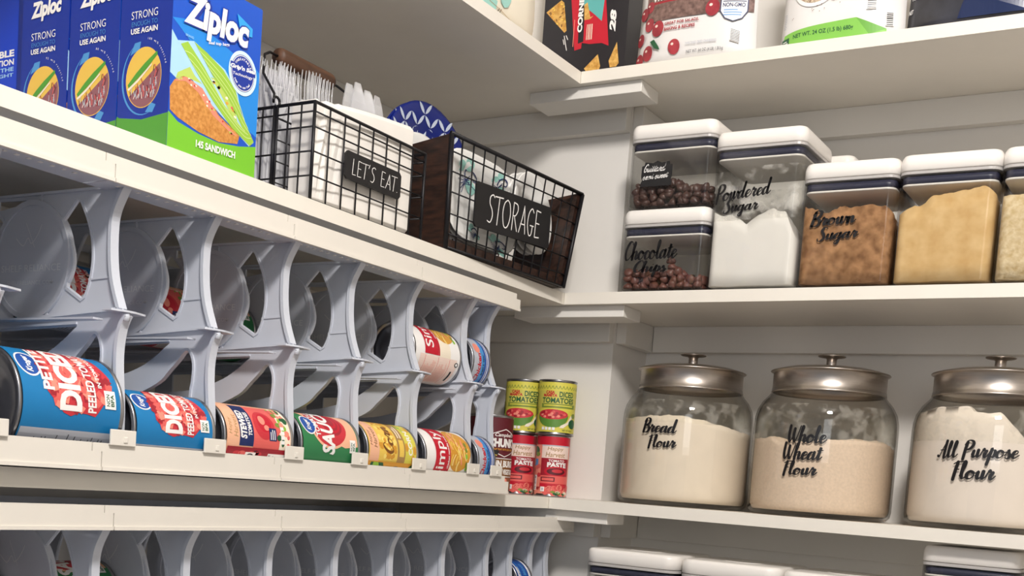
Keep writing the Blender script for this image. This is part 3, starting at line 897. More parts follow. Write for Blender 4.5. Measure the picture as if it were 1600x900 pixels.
for (t, n_, yr, dr) in ((can28, 'large blue', -.8985, .0532), (can15, 'blue', -.7738, .0402), (stewed, 'red', -.6490, .0397), (sauce, 'green', -.5238, .0397), (corn, 'yellow', -.3980, .0397)):
    again(t, n_ + ' tin in shade behind the front tin of its own kind', (-.0358 if dr > .05 else -.0228) - 2.10 * dr, yr, ZF + dr + .0005, -55)
ZTL = ZL - .002 + ZT
lb = can('food_can', .0388, .050, ROYAL, draw_chicken_blue, 'short royal blue chicken tin between dividers of the lower rack')
lay(lb, -.0440, -.0235, ZTL + .0400, 6)
again(stewed, 'tin seen dimly through the first gap of the lower rack', -.1950, -.9035, ZTL + .0399, 60)
again(sauce, 'dark tin behind the second round plate of the lower rack', -.1600, -.7796, ZTL + .0399, 60)

# standing tins in the corner
tom = can('food_can', .0325, .0935, YEL2, draw_diced_green, 'yellow tin of diced tomatoes standing atop the right tomato paste tin')
paste = can('food_can', .0280, .1060, CORAL, draw_paste, 'red tomato paste tin standing under a yellow tin, nearest the wall corner')
chunky = can('food_can', .0380, .1300, MAROON, draw_chunky, 'tall maroon soup tin with white lettering standing behind the rack end')
def stand(t, x, y, z, a): t.location = (x, y, z); t.rotation_euler = (0, 0, a * PI / 180); return t
stand(paste, -.0325, .060, ZL + .0003, -52)
stand(tom, -.0325, .060, ZL + .1066, -58)
c = copy_tree(paste); c['label'] = 'red tomato paste tin beside the maroon soup tin, left of its twin'
stand(c, -.1005, .062, ZL + .0003, -50)
c = copy_tree(tom); c['label'] = 'yellow tin of diced tomatoes stacked on the left tomato paste tin, partly in shade'
stand(c, -.1005, .062, ZL + .1066, -62)
stand(chunky, -.1000, -.040, ZL + .0003, -27)

# ================================================================== bag boxes on the middle left shelf
BOXB = P('box_blue', '#0b4fc0', 0.35); BOXD = P('box_navy', '#0c2f96', 0.35); BOXG = P('box_green', '#76c02b', 0.35); BOXG2 = P('box_green_dark', '#4f9a35', 0.35)
ICE = P('ice', '#a9d4ef'); BREAD = mat('print_bread', '#d99a50', 0.5, col2='#b9762f', scale=260); HAM = P('ham', '#e58a72'); LETT = P('lettuce', '#b9cf62')
ZIPG = P('zip_green', '#9bc43f'); ZIPL = P('zip_light', '#d3e59a'); GLOW = P('badge_light', '#cfeaf8'); SAND = P('sand', '#e6bd52'); MAUVE = P('mauve', '#8d5a63')

def bag_box(x0, x1, y0, y1, h, label, front, side, navy=False):
    t = thing('bag_box', ((x0 + x1) / 2, (y0 + y1) / 2, ZM + .0004), label, 'box', 'bag boxes on the middle shelf')
    mb = MB(); cx, cy = (x0 + x1) / 2, (y0 + y1) / 2
    mb.box(x0 - cx, y0 - cy, 0, x1 - cx, y1 - cy, h, BOXD if navy else BOXB)
    fr = Art(mb, lambda u, v, d: (x1 - cx + d, y0 - cy + u, v), lift=.00015)
    sd = Art(mb, lambda u, v, d: (x0 - cx + u, y0 - cy - d, v), lift=.00015)
    front(fr, y1 - y0, h); side(sd, x1 - x0, h)
    mb.build('carton', t, fixn=False)
    f = MB().box(x0 - cx + .0005, y0 - cy + .0005, h + .0001, x1 - cx - .0005, y1 - cy - .0005, h + .0012, BOXB)
    f.build('top_flap', t)
    return t

def art_front(a, w, h):
    a.poly([(0, .13), (.02, .118), (.05, .095), (.08, .06), (w, .045), (w, .115), (.112, .123), (.09, .122), (.06, .13), (.02, .135)], P('box_mid', '#1a86dc', 0.35))
    a.poly([(0, .118), (.008, .11), (.02, .085), (.012, .07), (0, .075)], ICE)
    a.poly([(0, 0), (w, 0), (w, .0346), (.1019, .0282), (.0714, .0234), (.0418, .0246), (.0131, .0288), (.0022, .035), (0, .036)], BOXG)
    a.poly([(.0005, .0604), (.0063, .0696), (.0183, .0767), (.0441, .0746), (.0694, .0523), (.1011, .0396), (.0986, .03), (.0714, .0244), (.0416, .0267), (.0128, .033), (.002, .038)], BREAD)
    a.poly([(.0065, .1091), (.0298, .1163), (.0748, .102), (.0946, .0843), (.1027, .0602), (.1229, .038), (.1159, .0322), (.0477, .065), (.0178, .0849)], ICE)
    a.poly([(.0075, .071), (.0099, .078), (.026, .0887), (.0335, .0817), (.044, .0767), (.0183, .0767)], LETT)
    hm = [(.005, .0681), (.0211, .0772), (.0443, .0725), (.0695, .0501), (.0981, .0376), (.0887, .0383), (.0606, .0496), (.0389, .0665), (.0214, .0725)]
    a.poly(hm, HAM)
    q = random.Random(1); f = in_poly(hm)
    for i in range(18): u, v = f(q); a.ell(u, v, .0014, .0011, (CREAM, RED, LETT)[i % 3], 8); a.lift -= a.dl
    a.lift += a.dl
    sp = [(.055, .088), (.075, .088), (.092, .066), (.097, .052), (.085, .06), (.07, .075)]
    a.poly(sp, LETT); f = in_poly(sp)
    for i in range(16): u, v = f(q); a.ell(u, v, .0022, .0016, (RED3, OLIVE, GOLD, CREAM)[i % 4], 8); a.lift -= a.dl
    a.lift += a.dl
    z1 = [(.0121, .1075), (.0215, .1128), (.0457, .0943), (.0743, .0669), (.1035, .0493), (.1228, .0391), (.1174, .0331), (.0882, .0448), (.0595, .0644), (.0347, .0864)]
    z2 = [(.0298, .1157), (.0474, .1109), (.0719, .101), (.0914, .0855), (.1025, .0624), (.1228, .0391), (.1086, .0441), (.0948, .06), (.0798, .0752), (.0577, .0898)]
    a.poly(z1, ZIPG); a.poly(z2, ZIPG)
    for z in (z1, z2):
        n = 5
        for t in (.25, .5, .75):
            ln = [tuple(z[i][k] * (1 - t) + z[9 - i][k] * t for k in (0, 1)) for i in range(n)]
            v, fc = ribbon(catmull(ln, 4), lambda x, y: .0007); a.put(v, fc, ZIPL)
    for r, m in ((.0235, GLOW), (.0195, BOXD), (.0188, WHITE), (.0180, BOXD)): a.ell(.1005, .1065, r * .9, r, m, 36)
    for (s, r0, up) in (('UNBEATABLE', .0150, True), ('seal you can feel', -.0150, False)):
        n = len(s)
        for i, ch in enumerate(s):
            if ch == ' ': continue
            an = (PI / 2 + .95 - 1.9 * i / (n - 1)) if up else (-PI / 2 - .95 + 1.9 * i / (n - 1))
            cu, cv = .1005 + .0148 * .9 * math.cos(an), .1065 + .0148 * math.sin(an)
            rt = an - PI / 2 if up else an + PI / 2
            v, fc = text2d(ch, .03); sc = .0034
            a.put([(cu + (p[0] - .3) * sc * math.cos(rt) - (p[1] - .3) * sc * math.sin(rt), cv + (p[0] - .3) * sc * math.sin(rt) + (p[1] - .3) * sc * math.cos(rt)) for p in v], fc, WHITE); a.lift -= a.dl
    a.lift += a.dl
    a.rect(.0815, .1075, .1195, .1145, BOXD)
    a.text("Grip'n Seal", .0818, .1065, .1195, .1125, WHITE, .05, .15, rise=.0035); a.text('Technology', .0855, .1005, .1155, .1045, WHITE, .01, .15, rise=.003)
    # the brand word, drawn big with a dark edge
    a.poly([(.088, .166), (.1115, .158), (.1115, .149), (.094, .146)], P('box_sky', '#2fa0e6', 0.35))
    for m, g in ((BOXD, .09), (WHITE, .045)):
        e = .0011 if m is BOXD else 0
        a.text('Ziploc', .0145 - e, .1215 - e, .1065 + e, .1615 + e, m, g, .12, rise=.004)
    a.text('BRAND', .0175, .1175, .0285, .1198, ICE, 0); a.text('seal top bags', .0490, .1190, .0785, .1232, WHITE, .02, rise=.008)
    a.text('145 SANDWICH', .0380, .0098, .0950, .0175, WHITE, .035, rise=.003)

def art_side(a, w, h, cnt='100 wt% recycled'):
    a.rect(0, 0, w, h, BOXD)
    a.poly([(0, 0), (w, 0), (w, .0344), (w * .49, .0306), (w * .05, .035), (0, .037)], BOXG2)
    a.ell(w * .5, .0735, w * .43, .0385, SKY, 40); a.ell(w * .52, .0745, w * .42, .0385, BOXD, 40)
    a.poly([(w * .30, .110), (w * .42, .111), (w * .40, .103), (w * .22, .098)], SKY); a.poly([(w * .56, .0375), (w * .70, .0365), (w * .76, .0440), (w * .66, .0470)], SKY)
    a.ell(w * .5, .0735, w * .345, .0312, SAND, 40)
    ov = [(w * .5 + w * .335 * math.cos(t), .0735 + .0304 * math.sin(t)) for t in (2 * PI * k / 30 for k in range(30))]
    lo = [p for p in ov if p[1] - .0735 < (p[0] - w * .5) * .28 / .5 + .001]
    a.poly(lo, MAUVE)
    q = random.Random(3); f = in_poly(lo)
    for g in (PINKW, RED2, LGREY, MAROON, RED3, LGREY):
        vs_ = []; fs = []
        for i in range(11):
            u, v = f(q); o = len(vs_); t = q.uniform(-.5, .5); l = q.uniform(.004, .008)
            c, s = math.sin(t), math.cos(t)
            u = min(max(u, w * .24), w * .74); v = max(v, .052)
            vs_ += [(u, v), (u + .0011, v), (u + .0011 + c * l, min(v + s * l, .094)), (u + c * l, min(v + s * l, .094))]; fs.append((o, o + 1, o + 2, o + 3))
        a.put(vs_, fs, g)
    a.poly([(w * .20, .068), (w * .36, .079), (w * .52, .088), (w * .75, .0985), (w * .76, .095), (w * .56, .082), (w * .4, .0735), (w * .22, .0645)], BOXG2)
    a.poly([(w * .20, .0635), (w * .4, .0725), (w * .66, .087), (w * .65, .0845), (w * .4, .0695), (w * .22, .0615)], CREAM)
    for i, ch in enumerate(cnt):
        if ch == ' ': continue
        an = 1.45 - 1.2 * i / len(cnt)
        cu, cv = w * .5 + w * .43 * math.cos(an), .0735 + .0385 * math.sin(an); rt = an - PI / 2
        v, fc = text2d(ch, .01); sc = .0032
        a.put([(cu + p[0] * sc * math.cos(rt) - p[1] * sc * math.sin(rt), cv + p[0] * sc * math.sin(rt) + p[1] * sc * math.cos(rt)) for p in v], fc, WHITE); a.lift -= a.dl
    a.lift += a.dl
    a.text('STRONG', w * .22, .1345, w * .73, .1425, WHITE, -.005); a.text('ENOUGH TO', w * .23, .1270, w * .73, .1318, SKY, -.008); a.text('USE AGAIN', w * .22, .1192, w * .74, .1250, WHITE, .03)
    a.text('Ziploc', w * .20, .1535, w * .84, .1760, WHITE, .05, .15, rise=.002)

bag_box(-.0815, -.0030, -.8445, -.7180, .1835, 'blue and green bag box at the front whose big sandwich picture faces out', art_front, art_side)
bag_box(-.1660, -.0850, -.8430, -.7200, .2000, 'blue bag box directly behind the one with the sandwich picture', art_front, lambda a, w, h: art_side(a, w, h, '80 wt% recycled'))
bag_box(-.2500, -.1685, -.8430, -.7200, .2050, 'third blue bag box back from the shelf edge, dark green lid at its top', art_front, lambda a, w, h: art_side(a, w, h, '92 wt% recycled'), True)
def art_last(a, w, h):
    a.rect(0, 0, w * .12, h, P('box_cyan', '#2f9be0', 0.35)); a.rect(w * .12, 0, w * .86, h, P('box_royal', '#0c3fc4', 0.35))
    a.text('DOUBLE', w * .10, .129, w * .80, .1370, WHITE, .04); a.text('ZIP ACTION', w * .10, .1195, w * .80, .1265, WHITE, .03); a.text('LOCKS THE', w * .10, .1125, w * .80, .1172, ICE, .02); a.text('SEAL TIGHT', w * .10, .1062, w * .80, .1102, ICE, .02)
bag_box(-.3620, -.2620, -.8300, -.7300, .2150, 'blue box with small white capitals next to the wall at the left picture edge', lambda a, w, h: None, art_last, True)

# ================================================================== wire baskets
def wire_sheet(mb, p00, p10, p01, p11, nu, nv, r, m=WIRE, skip_top=False):
    p00, p10, p01, p11 = (Vector(p) for p in (p00, p10, p01, p11))
    def at(u, v): return (p00 * (1 - u) + p10 * u) * (1 - v) + (p01 * (1 - u) + p11 * u) * v
    for i in range(1, nu): mb.tube([at(i / nu, 0), at(i / nu, 1)], r, m, 6)
    for j in range(0, nv): mb.tube([at(0, j / nv), at(1, j / nv)], r, m, 6)

# --- flatware caddy: LET'S EAT
B1 = thing('wire_basket', (-.0735, -.504, ZM + .0004), "black wire caddy with brown grip and LET'S EAT tag on the middle shelf", 'basket')
D, L, H = .0635, .1125, .1175
mb = MB()
for z, r in ((H, .0021), (.0018, .0018)):
    mb.tube([(D, -L, z), (D, L, z), (-D, L, z), (-D, -L, z)], r, WIRE, 8, closed=True, smooth=False)
for x in (D, -D):
    for y in (L, -L): mb.tube([(x, y, .001), (x, y, H)], .0021, WIRE, 8)
mb.build('frame', B1)
mb = MB(); wire_sheet(mb, (D, -L, .002), (D, L, .002), (D, -L, H), (D, L, H), 8, 4, .0011); mb.tube([(D, -L, H - .011), (D, L, H - .011)], .0011, WIRE, 6); mb.build('front_grid', B1)
mb = MB(); wire_sheet(mb, (-D, -L, .002), (-D, L, .002), (-D, -L, H), (-D, L, H), 8, 4, .0011); mb.build('back_grid', B1)
for s in (-1, 1):
    mb = MB(); wire_sheet(mb, (-D, s * L, .002), (D, s * L, .002), (-D, s * L, H), (D, s * L, H), 6, 4, .0011)
    mb.tube([(-D, s * L, H - .011), (D, s * L, H - .011)], .0011, WIRE, 6)
    for dx in (-.002, .003): mb.tube([(dx, s * L, .001), (dx, s * L, H)], .0017, WIRE, 6)
    mb.build('end_grid', B1)
mb = MB(); wire_sheet(mb, (-.001, -L, .002), (-.001, L, .002), (-.001, -L, H - .012), (-.001, L, H - .012), 10, 4, .0010); mb.tube([(-.001, -L, H - .012), (-.001, L, H - .012)], .0014, WIRE, 6); mb.build('divider_grid', B1)
mb = MB(); wire_sheet(mb, (-D, -L, .0015), (D, -L, .0015), (-D, L, .0015), (D, L, .0015), 5, 9, .0010); mb.build('bottom_grid', B1)
GX, GZ = -.0610, .2065                            # the handle leans back from its pivots
g = MB(); g.tube([(GX, -.052, GZ), (GX, -.047, GZ), (GX, .047, GZ), (GX, .052, GZ)], lambda t: .0115 if .02 < t < .98 else .0098, GRIPW, 20); g.build('grip', B1)
for s in (-1, 1):
    hd = MB()
    pts = [(.0005, s * L + s * .0055 * math.cos(t), H + .006 + .0055 * math.sin(t)) for t in (-PI * .4 - 2 * PI * k / 14 for k in range(13))]
    hd.tube(pts + [(-.004, s * L, H + .016), (-.022, s * L * 1.02, H + .042), (-.048, s * .088, GZ - .012), (GX, s * .066, GZ), (GX, s * .050, GZ)], .0017, WIRE, 7)
    hd.build('handle_wire', B1)
def plaque(parent, y0, y1, z0, z1, x, word, wy0, wy1, wz0, wz1, tilt=0.0, slope=0.0):
    mb = MB()
    def fn(u, v, d): return (x + d, u, v + slope * (u - y0))
    c = .004
    pts = [(y0 + c, z0), (y1 - c, z0), (y1, z0 + c), (y1, z1 - c), (y1 - c, z1), (y0 + c, z1), (y0, z1 - c), (y0, z0 + c)]
    mb.prism([pts], fn, 0, .003, BLACK)
    a = Art(mb, lambda u, v, d: fn(u, v, .003 + d), lift=.0001)
    a.fit(*strokes(word, SKINNY, .05, .085, .085), wy0, wz0, wy1, wz1, WHITE)
    return mb.build('tag', parent, fixn=False)
plaque(B1, -.0570, .0560, .0420, .0765, D + .0022, "LET'S EAT.", -.0440, .0490, .0490, .0700)

# contents of the caddy
def napkin_pack():
    mb = MB(); rings = []
    for i in range(27):
        t = i / 26; y = -.600 + .184 * t
        pinch = (1 - t) ** 3
        x0, x1 = -.0685 + .006 * pinch, -.0140 - .010 * pinch
        wob = .0030 * math.sin(i * 2.3) * max(0, 1 - t * 3.2)
        z1 = .1335 + .0150 * t - .006 * pinch + wob
        b = .006
        rings.append([(x0 + b, y, .0045), (x1 - b, y, .0045), (x1, y, .0045 + b), (x1 + wob, y, .05), (x1 - wob, y, .09), (x1, y, z1 - b), (x1 - b, y, z1), (x0 + b, y, z1), (x0, y, z1 - b), (x0 - wob, y, .06), (x0, y, .0045 + b)])
    mb.loft(rings, PAPERW, smooth=False)
    return mb.build('napkin_pack', bevel=.0008)
tag(napkin_pack(), 'white paper napkin pack in the front half of the caddy', 'napkins')

def fork(kind, bowl):
    mb = MB(); L_ = .15
    rings = []
    for i in range(16):
        t = i / 15; z = L_ * t
        w = .0042 + .0012 * math.cos(t * 5); th = .0011
        if bowl and t > .70: w = .0042 + .0075 * math.sin(min(1.0, (t - .70) / .27) * PI) ** .7 + .0004
        if not bowl and t > .70: w = .0042 + .0055 * min(1, (t - .7) / .12)
        if not bowl and t > .83: break
        yv = .004 * math.sin(t * 3) - (.005 * math.sin((t - .7) / .3 * PI) if bowl and t > .7 else 0)
        rings.append([(-w, yv - th, z), (w, yv - th, z), (w, yv + th, z), (-w, yv + th, z)])
    mb.loft(rings, FORKP, smooth=False)
    z0 = rings[-1][0][2]; y0 = rings[-1][0][1]
    if not bowl:
        for k in range(4):
            x = -.0082 + .0055 * k
            mb.tube([(x, y0 + .001, z0 - .004), (x, y0 + .003, z0 + .015), (x * .95, y0 + .001, z0 + .030)], lambda t: .0014 - .0007 * t, FORKP, 6)
    return mb.build(kind)
rr = random.Random(21)
f0 = fork('plastic_fork', False); s0 = fork('plastic_spoon', True)
spots = [(-.129 + .0075 * (i % 7), -.608 + .0080 * (i // 7)) for i in range(42)]
for i, (x, y) in enumerate(spots):
    o = f0 if i == 0 else f0.copy()
    if i: COL.objects.link(o)
    o.location = (x + rr.uniform(-.001, .001), y + rr.uniform(-.001, .001), .008 + rr.uniform(0, .024))
    o.rotation_euler = (rr.uniform(-.04, .05), rr.uniform(-.03, .04), rr.uniform(-.5, .9) + 1.2)
    tag(o, 'clear plastic fork in the dense bundle standing at the handle end of the caddy', 'fork', 'clear forks in the caddy')
for i in range(6):
    o = f0.copy(); COL.objects.link(o)
    o.location = (-.098 + .003 * (i % 2), -.535 + .0078 * i, .002 + rr.uniform(0, .004)); o.rotation_euler = (rr.uniform(-.02, .02), 0, 1.35 + rr.uniform(-.2, .2)); o.scale = (1, 1, 1.24)
    tag(o, 'clear plastic fork leaning in a row under the wooden grip', 'fork', 'clear forks under the grip')
for i in range(6):
    o = s0 if i == 0 else s0.copy()
    if i: COL.objects.link(o)
    o.location = (-.098 + .006 * (i % 2), -.455 + .0105 * i, .004 + rr.uniform(0, .006)); o.rotation_euler = (0, 0, 1.45 + rr.uniform(-.15, .15)); o.scale = (1, 1, 1.30)
    tag(o, 'clear plastic spoon standing bowl up behind the white napkin pack', 'spoon', 'clear spoons in the caddy')

# --- STORAGE basket with wooden ends, set slightly across the corner
RZ2 = -math.atan2(.0196, .312)
B2 = thing('wire_basket', (-.0030, -.3436, ZM + .0004), 'black wire basket with dark wooden ends and a STORAGE sign, holding paper plates', 'basket', rot=(0, 0, RZ2))
W2, LB, LT, H2 = .105, .306, .343, .158
def end_panel(yb, yt, s):
    mb = MB(); th = .010
    def fn(u, v, d): return (u, yb + (yt - yb) * v / H2 + d, v)
    pts = [(0, 0), (0, H2), (-W2, H2 - .012), (-W2, 0)]
    hand = [(-.080, .108), (-.030, .108), (-.030, .128), (-.080, .128)]
    mb.prism([pts], fn, 0, s * th, WOOD)
    return mb.build('wooden_end', B2, bevel=.0012)
end_panel(.0005, -.0035, 1); end_panel(LB, LT, -1)
mb = MB()
mb.tube([(.0025, 0, .001), (.0025, -.003, H2)], .0034, WIRE, 8); mb.tube([(.0025, LB + .001, .001), (.0025, LT + .001, H2)], .0034, WIRE, 8)
mb.tube([(.0015, -.003, H2 + .001), (.0015, LT + .002, H2 + .001)], .0032, WIRE, 8); mb.tube([(-W2, 0, H2 - .011), (-W2, LT, H2 - .011)], .0028, WIRE, 8)
mb.tube([(.0015, .001, .003), (.0015, LB, .003)], .0020, WIRE, 8)
mb.build('frame', B2)
mb = MB(); nu = 13
for i in range(1, nu):
    t = i / nu; yb, yt = LB * t, -.003 + (LT + .003) * t
    mb.tube([(.0015, yb, .003), (.0015, yt, H2)], .0012, WIRE, 6)
for z in (.022, .050, .080, .108, .135):
    mb.tube([(.0022, -.003 * z / H2 + .001, z), (.0022, LB + (LT - LB) * z / H2, z)], .0012, WIRE, 6)
mb.build('front_grid', B2)
mb = MB()
for i in range(1, nu):
    t = i / nu; mb.tube([(-W2, LB * t, .003), (-W2, LT * t, H2 - .012)], .0011, WIRE, 6)
for z in (.003, .035, .07, .105): mb.tube([(-W2, 0, z), (-W2, LB + (LT - LB) * z / H2, z)], .0011, WIRE, 6)
mb.build('back_grid', B2)
MB().box(-W2 + .001, .011, .0005, -.001, LB - .011, .005, WOOD).build('wooden_base', B2)
MB().box(-.005, .011, .005, -.001, LB - .011, .016, WOOD).build('base_rail', B2)
pl = plaque(B2, .0560, .2500, .0440, .1080, .0038, 'STORAGE', 0.0850, .2230, .0540, .0970, slope=.035)

PLATEB = mat('plate_blue', '#f0efec', 0.4)
BLUEP = P('plate_navy', '#14257a', 0.35)
def plate(name, r, loc, rot, m_face, deco=None, depth=.014):
    mb = MB()
    prof = [(0, 0), (r * .62, 0), (r * .68, .003), (r * .74, depth * .55), (r * .97, depth), (r, depth - .0005), (r * .985, depth - .0022), (r * .74, depth * .55 - .002), (r * .66, -.0005), (r * .6, -.002), (0, -.002)]
    mb.lathe(prof, m_face, 56)
    if deco: deco(mb, r, depth)
    o = mb.build(name, fixn=False); o.location = loc; o.rotation_euler = rot
    return o
def ray_face(r, depth):
    def fn(u, v, d):
        q = math.hypot(u, v) / r
        z = 0 if q < .62 else (depth * .55 * max(0, (q - .66) / .08) if q < .74 else depth * .55 + depth * .45 * (q - .74) / .23)
        return (u, v, max(z, 0) + d + .0004)
    return fn
def navy_rings(mb, r, depth):
    a = Art(mb, ray_face(r, depth), lift=.0004)
    p = r * .20; t = PI / 4 + .12; c, s_ = math.cos(t), math.sin(t)
    for i in range(-8, 9):
        for j in range(-8, 9):
            for mu, mv, up in ((i * p + p / 2, j * p, 0), (i * p, j * p + p / 2, 1)):
                if math.hypot(mu, mv) / r > .94: continue
                l, w = p * .46, p * .13
                pts = [(-l, 0), (-l * .5, w * .8), (0, w), (l * .5, w * .8), (l, 0), (l * .5, -w * .8), (0, -w), (-l * .5, -w * .8)]
                q = [(mu + (y if up else x), mv + (x if up else y)) for x, y in pts]
                a.poly([(x * c - y * s_, x * s_ + y * c) for x, y in q], P('plate_pale', '#cfd9ea', 0.4)); a.lift -= a.dl
TEAL = P('teal', '#9fd3c8', 0.4)
def scroll_print(mb, r, depth):
    a = Art(mb, ray_face(r, depth), lift=.0008)
    for (cu, cv, s) in ((-.040, -.012, 1.1), (-.046, .048, .7), (.060, .040, .8), (.056, -.012, .6)):
        for k, (du, dv, q) in enumerate(((-.016, -.010, .010), (.018, -.004, .011), (-.006, -.022, .008))):
            a.ell(cu + du * s, cv + dv * s, q * s, q * s * .8, TEAL, 16)
        for k in range(3):
            pts = [(cu + s * (.004 + .0022 * k + .0032 * t) * math.cos(t * 1.35 + k * 1.1), cv + s * (.004 + .0022 * k + .0032 * t) * math.sin(t * 1.35 + k * 1.1)) for t in (0, .8, 1.6, 2.4, 3.2)]
            v, f = ribbon(catmull(pts, 6), lambda x, y: .0010 + .0008 * abs(y)); a.put(v, f, NAVY)
        for k in range(5):
            v, f = ribbon(catmull([(cu + .004 * k * s, cv - .006 * s), (cu + (.010 + .002 * k) * s, cv - (.012 + .001 * k) * s), (cu + (.006 + .006 * k) * s, cv - .026 * s)], 5), lambda x, y: .0011); a.put(v, f, NAVY)
R90 = PI / 2
# plates stand on edge, faces towards the room
for k in range(2):
    o = plate('paper_plate', .1235, (-.147 - .012 * k, -.2090 + .004 * k, .1310), (0, R90 - .07, 0), BLUEP, navy_rings, .012)
    tag(o, ('navy paper plate with a white petal lattice standing on edge behind the storage basket', 'second navy lattice plate right behind the first, only its edge showing')[k], 'plate')
for k in range(3):
    o = plate('paper_plate', .0840, (-.033 - .010 * k, -.2240 + .002 * k, .0935), (0, R90 - .10, 0), PLATEB, scroll_print if k == 0 else None, .010)
    for vx in o.data.vertices:                     # a square plate with well rounded corners
        t = math.atan2(vx.co.y, vx.co.x); q = (abs(math.cos(t)) ** 4 + abs(math.sin(t)) ** 4) ** -.25
        vx.co.x *= .80 * q; vx.co.y *= 1.12 * q
    tag(o, ('paper plate with teal dots and dark scrolls at the front of the storage basket', 'plain white paper plate leaning just behind the scroll plate', 'third white paper plate leaning behind the scroll plate')[k], 'plate')
for k in range(3):
    o = plate('paper_plate', .0640, (-.024 - .012 * k, -.0920 + .001 * k, .1080), (0, R90 - .12, .05), PLATEB, None, .010)
    tag(o, ('front of the plain white plates at the right end of the storage basket', 'middle of the plain white plates at the right end of the storage basket', 'rearmost plain white plate at the right end of the storage basket')[k], 'plate')
o = plate('paper_plate', .0960, (-.1285, -.2480, .1000), (0, R90 - .04, .0), PLATEB, None, .008)
tag(o, 'pale grey-white plate whose curved top shows between napkin pack and navy plate', 'plate')

# ================================================================== clear square containers
def rrect(w, d, r, n=6):
    """Rounded rectangle, w by d, about the origin."""
    out = []
    for cx, cy, a0 in ((w / 2 - r, d / 2 - r, 0), (-w / 2 + r, d / 2 - r, PI / 2), (-w / 2 + r, -d / 2 + r, PI), (w / 2 - r, -d / 2 + r, 1.5 * PI)):
        out += [(cx + r * math.cos(a0 + PI / 2 * k / n), cy + r * math.sin(a0 + PI / 2 * k / n)) for k in range(n + 1)]
    return out
def ring(w, d, r, z): return [(x, y, z) for x, y in rrect(w, d, max(r, .002))]

def container(x0, x1, z0, h, label, word=None, y0=.0025, depth=None, kind='storage_container', flat=False, dust=None):
    w = x1 - x0; d = depth or w
    t = thing(kind, ((x0 + x1) / 2, y0 + d / 2, z0 + .0004), label, 'container')
    lidh = .0235; R = .016 if not flat else .024; zb = h - lidh - .006
    b = MB()
    b.loft([ring(w - .006, d - .006, R - .003, 0), ring(w - .001, d - .001, R, .003), ring(w, d, R, .008), ring(w, d, R, zb)], CLEAR, cap1=False)
    e = .0022
    b.loft([ring(w - 2 * e, d - 2 * e, R - e, zb), ring(w - 2 * e, d - 2 * e, R - e, .006), ring(w - .010, d - .010, R - .005, .0035)], CLEAR, cap0=False)
    b.loft([ring(w, d, R, zb), ring(w - 2 * e, d - 2 * e, R - e, zb)], CLEAR, cap0=False, cap1=False)
    body = b.build('clear_body', t)
    if dust:
        m = MB(); e2 = .0026
        m.loft([ring(w - 2 * e2, d - 2 * e2, R - e2, dust[0]), ring(w - 2 * e2, d - 2 * e2, R - e2, dust[1])], SUGARDUST, cap0=False, cap1=False)
        m.build('sugar_residue', t)
    lid = MB()
    c = .006 if flat else .010
    lid.loft([ring(w - .004, d - .004, R, zb + .0006), ring(w + .0006, d + .0006, R, zb + .0012), ring(w + .0006, d + .0006, R, zb + .0050), ring(w - .003, d - .003, R, zb + .0056)], RIMGREY, smooth=False)
    lid.loft([ring(w - .002, d - .002, R, zb + .0062), ring(w + .001, d + .001, R, zb + .0072), ring(w + .0012, d + .0012, R, h - c), ring(w - .001, d - .001, R, h - c * .45), ring(w - .006, d - .006, R - .003, h - c * .1), ring(w - .012, d - .012, R - .006, h)], LIDW)
    if flat:
        lid.lathe([(0, h + .0002), (.030, h + .0002), (.031, h + .0008), (.033, h + .0008), (.034, h)], LIDW, 40)
    lo = lid.build('lid', t)
    g = MB(); e3 = .0036
    g.loft([ring(w - 2 * e3, d - 2 * e3, R - e3, zb - .0115), ring(w - 2 * e3, d - 2 * e3, R - e3, zb - .0015)], GASKET)
    g.build('gasket', lo)
    p = MB()
    p.loft([ring(w - .009, d - .009, R - .004, zb - .0146), ring(w - .007, d - .007, R - .003, zb - .0140), ring(w - .007, d - .007, R - .003, zb - .0118)], LIDW)
    p.build('lid_underside', lo)
    if word:
        m = MB()
        a = Art(m, lambda u, v, off: (u - w / 2, -d / 2 - off + (R - math.sqrt(max(0, R * R - (R - max(u, .0005)) ** 2)) if u < R else 0), v), step=.0025, lift=.0003)
        word(a)
        m.build('vinyl_label', t, fixn=False)
    return t

def heightfill(name, loop, z0, top, m, label, cat, at, rings_=14, kind='stuff', steps=5, wall=None):
    """A loose filling: straight sides inside the vessel, uneven top."""
    n = len(loop); vs_ = []; fs = []
    for s in range(1, rings_ + 1):
        q = s / rings_
        for x, y in loop: vs_.append((x * q, y * q, top(x * q, y * q)))
    c = len(vs_); vs_.append((0, 0, top(0, 0)))
    for k in range(n): fs.append((c, k, (k + 1) % n))
    for s in range(rings_ - 1):
        for k in range(n):
            l = (k + 1) % n
            fs.append((s * n + k, (s + 1) * n + k, (s + 1) * n + l, s * n + l))
    b = (rings_ - 1) * n
    for j in range(1, steps + 1):
        for k in range(n):
            x, y = loop[k]; zt = top(x, y)
            vs_.append((x, y, zt + (z0 - zt) * j / steps))
    base = c + 1
    for j in range(steps):
        for k in range(n):
            l = (k + 1) % n
            u0, u1 = (b + k, b + l) if j == 0 else (base + (j - 1) * n + k, base + (j - 1) * n + l)
            d0, d1 = base + j * n + k, base + j * n + l
            fs.append((u0, d0, d1, u1))
    fs.append(tuple(base + (steps - 1) * n + k for k in range(n))[::-1])
    if wall:                                       # keep within a vessel whose wall narrows at foot and shoulder
        q = []
        for x, y, z in vs_:
            l = math.hypot(x, y); k = min(1.0, wall(z) / l) if l > 1e-6 else 1
            q.append((x * k, y * k, z))
        vs_ = q
    o = MB().add(vs_, fs, m, True).build(name)
    o.location = at
    return tag(o, label, cat, kind=kind)
